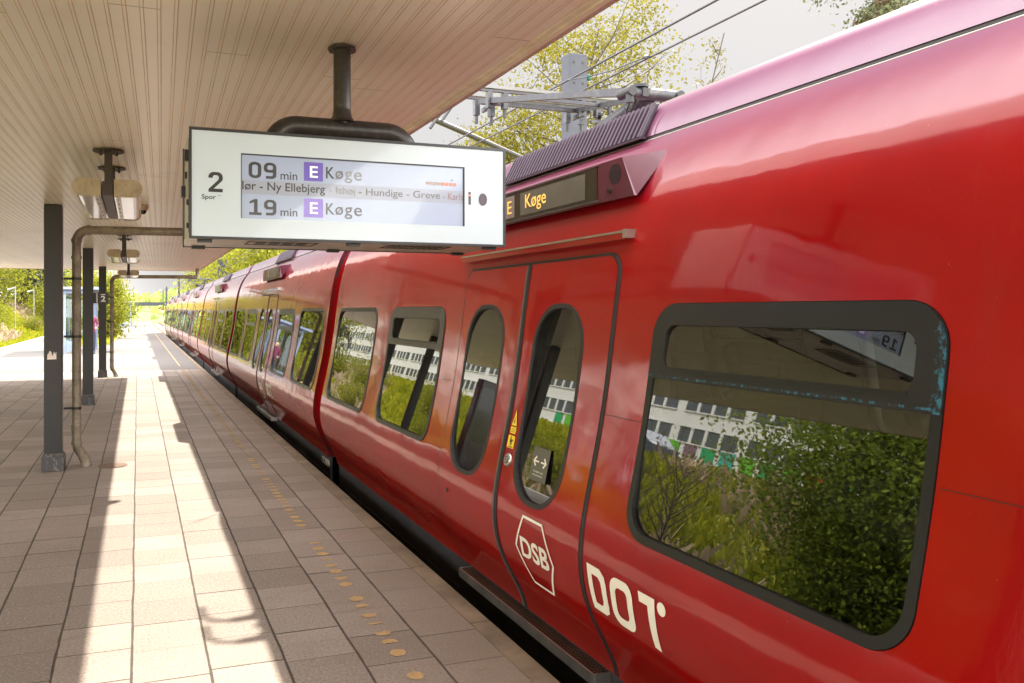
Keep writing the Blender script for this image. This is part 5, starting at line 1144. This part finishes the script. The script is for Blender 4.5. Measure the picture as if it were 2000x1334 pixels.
b = MB(); b.box((-.03, -.03, 0), (.03, .03, 1.6)); b.build('post', 'pantod', t); b = MB(); b.box((-.35, -.04, 1.15), (.35, -.031, 1.65)); b.build('plate', 'black_sign', t)
# a waiting person by the shelter, mostly hidden behind the second column
def person(loc, label):
    t = thing('person', label, 'person', loc)
    J = {'pel': (0, 0, .92, .13), 'waist': (0, 0, 1.08, .12), 'chest': (0, .01, 1.30, .15), 'neck': (0, 0, 1.47, .055), 'head0': (0, -.01, 1.56, .08), 'head1': (0, -.015, 1.66, .095),
         'shl': (-.17, 0, 1.40, .062), 'ell': (-.23, -.02, 1.13, .045), 'wrl': (-.16, -.20, 1.05, .032), 'hal': (-.12, -.27, 1.06, .036), 'shr': (.17, 0, 1.40, .062), 'elr': (.24, -.02, 1.13, .045), 'wrr': (.19, -.2, 1.02, .032), 'har': (.17, -.27, 1.03, .036),
         'hil': (-.09, 0, .88, .10), 'knl': (-.10, -.02, .48, .065), 'anl': (-.10, .02, .08, .045), 'tol': (-.11, -.13, .035, .04), 'hir': (.09, 0, .88, .10), 'knr': (.10, -.02, .48, .065), 'anr': (.10, .02, .08, .045), 'tor': (.12, -.13, .035, .04)}
    E_ = [('pel', 'waist'), ('waist', 'chest'), ('chest', 'neck'), ('neck', 'head0'), ('head0', 'head1'), ('chest', 'shl'), ('shl', 'ell'), ('ell', 'wrl'), ('wrl', 'hal'), ('chest', 'shr'), ('shr', 'elr'), ('elr', 'wrr'), ('wrr', 'har'), ('pel', 'hil'), ('hil', 'knl'), ('knl', 'anl'), ('anl', 'tol'), ('pel', 'hir'), ('hir', 'knr'), ('knr', 'anr'), ('anr', 'tor')]
    ks = list(J); me = bpy.data.meshes.new('body'); me.from_pydata([J[k][:3] for k in ks], [(ks.index(a), ks.index(c)) for a, c in E_], [])
    o = bpy.data.objects.new('body', me); COL.objects.link(o)
    o.modifiers.new('skin', 'SKIN'); sm = o.modifiers.new('sub', 'SUBSURF'); sm.levels = 2; sm.render_levels = 2
    for i, k in enumerate(ks): me.skin_vertices[0].data[i].radius = (J[k][3],)*2
    me.skin_vertices[0].data[0].use_root = True
    dg = bpy.context.evaluated_depsgraph_get(); m2 = bpy.data.meshes.new_from_object(o.evaluated_get(dg)); bpy.data.objects.remove(o)
    for mm in ('skin', 'magenta', 'jeans', 'hairm'): m2.materials.append(MT[mm])
    for p in m2.polygons:
        c = p.center; p.use_smooth = True
        p.material_index = 3 if (c.z > 1.62 and c.y > -.05) or c.z > 1.71 else 0 if c.z > 1.49 or (c.y < -.19 and c.z > .9) else 1 if c.z > .9 else 2
    o = bpy.data.objects.new('body', m2); COL.objects.link(o); o.parent = t
    return t
person((-1.72, 33.6, 0), 'person in a magenta top and dark trousers standing by the glass shelter')
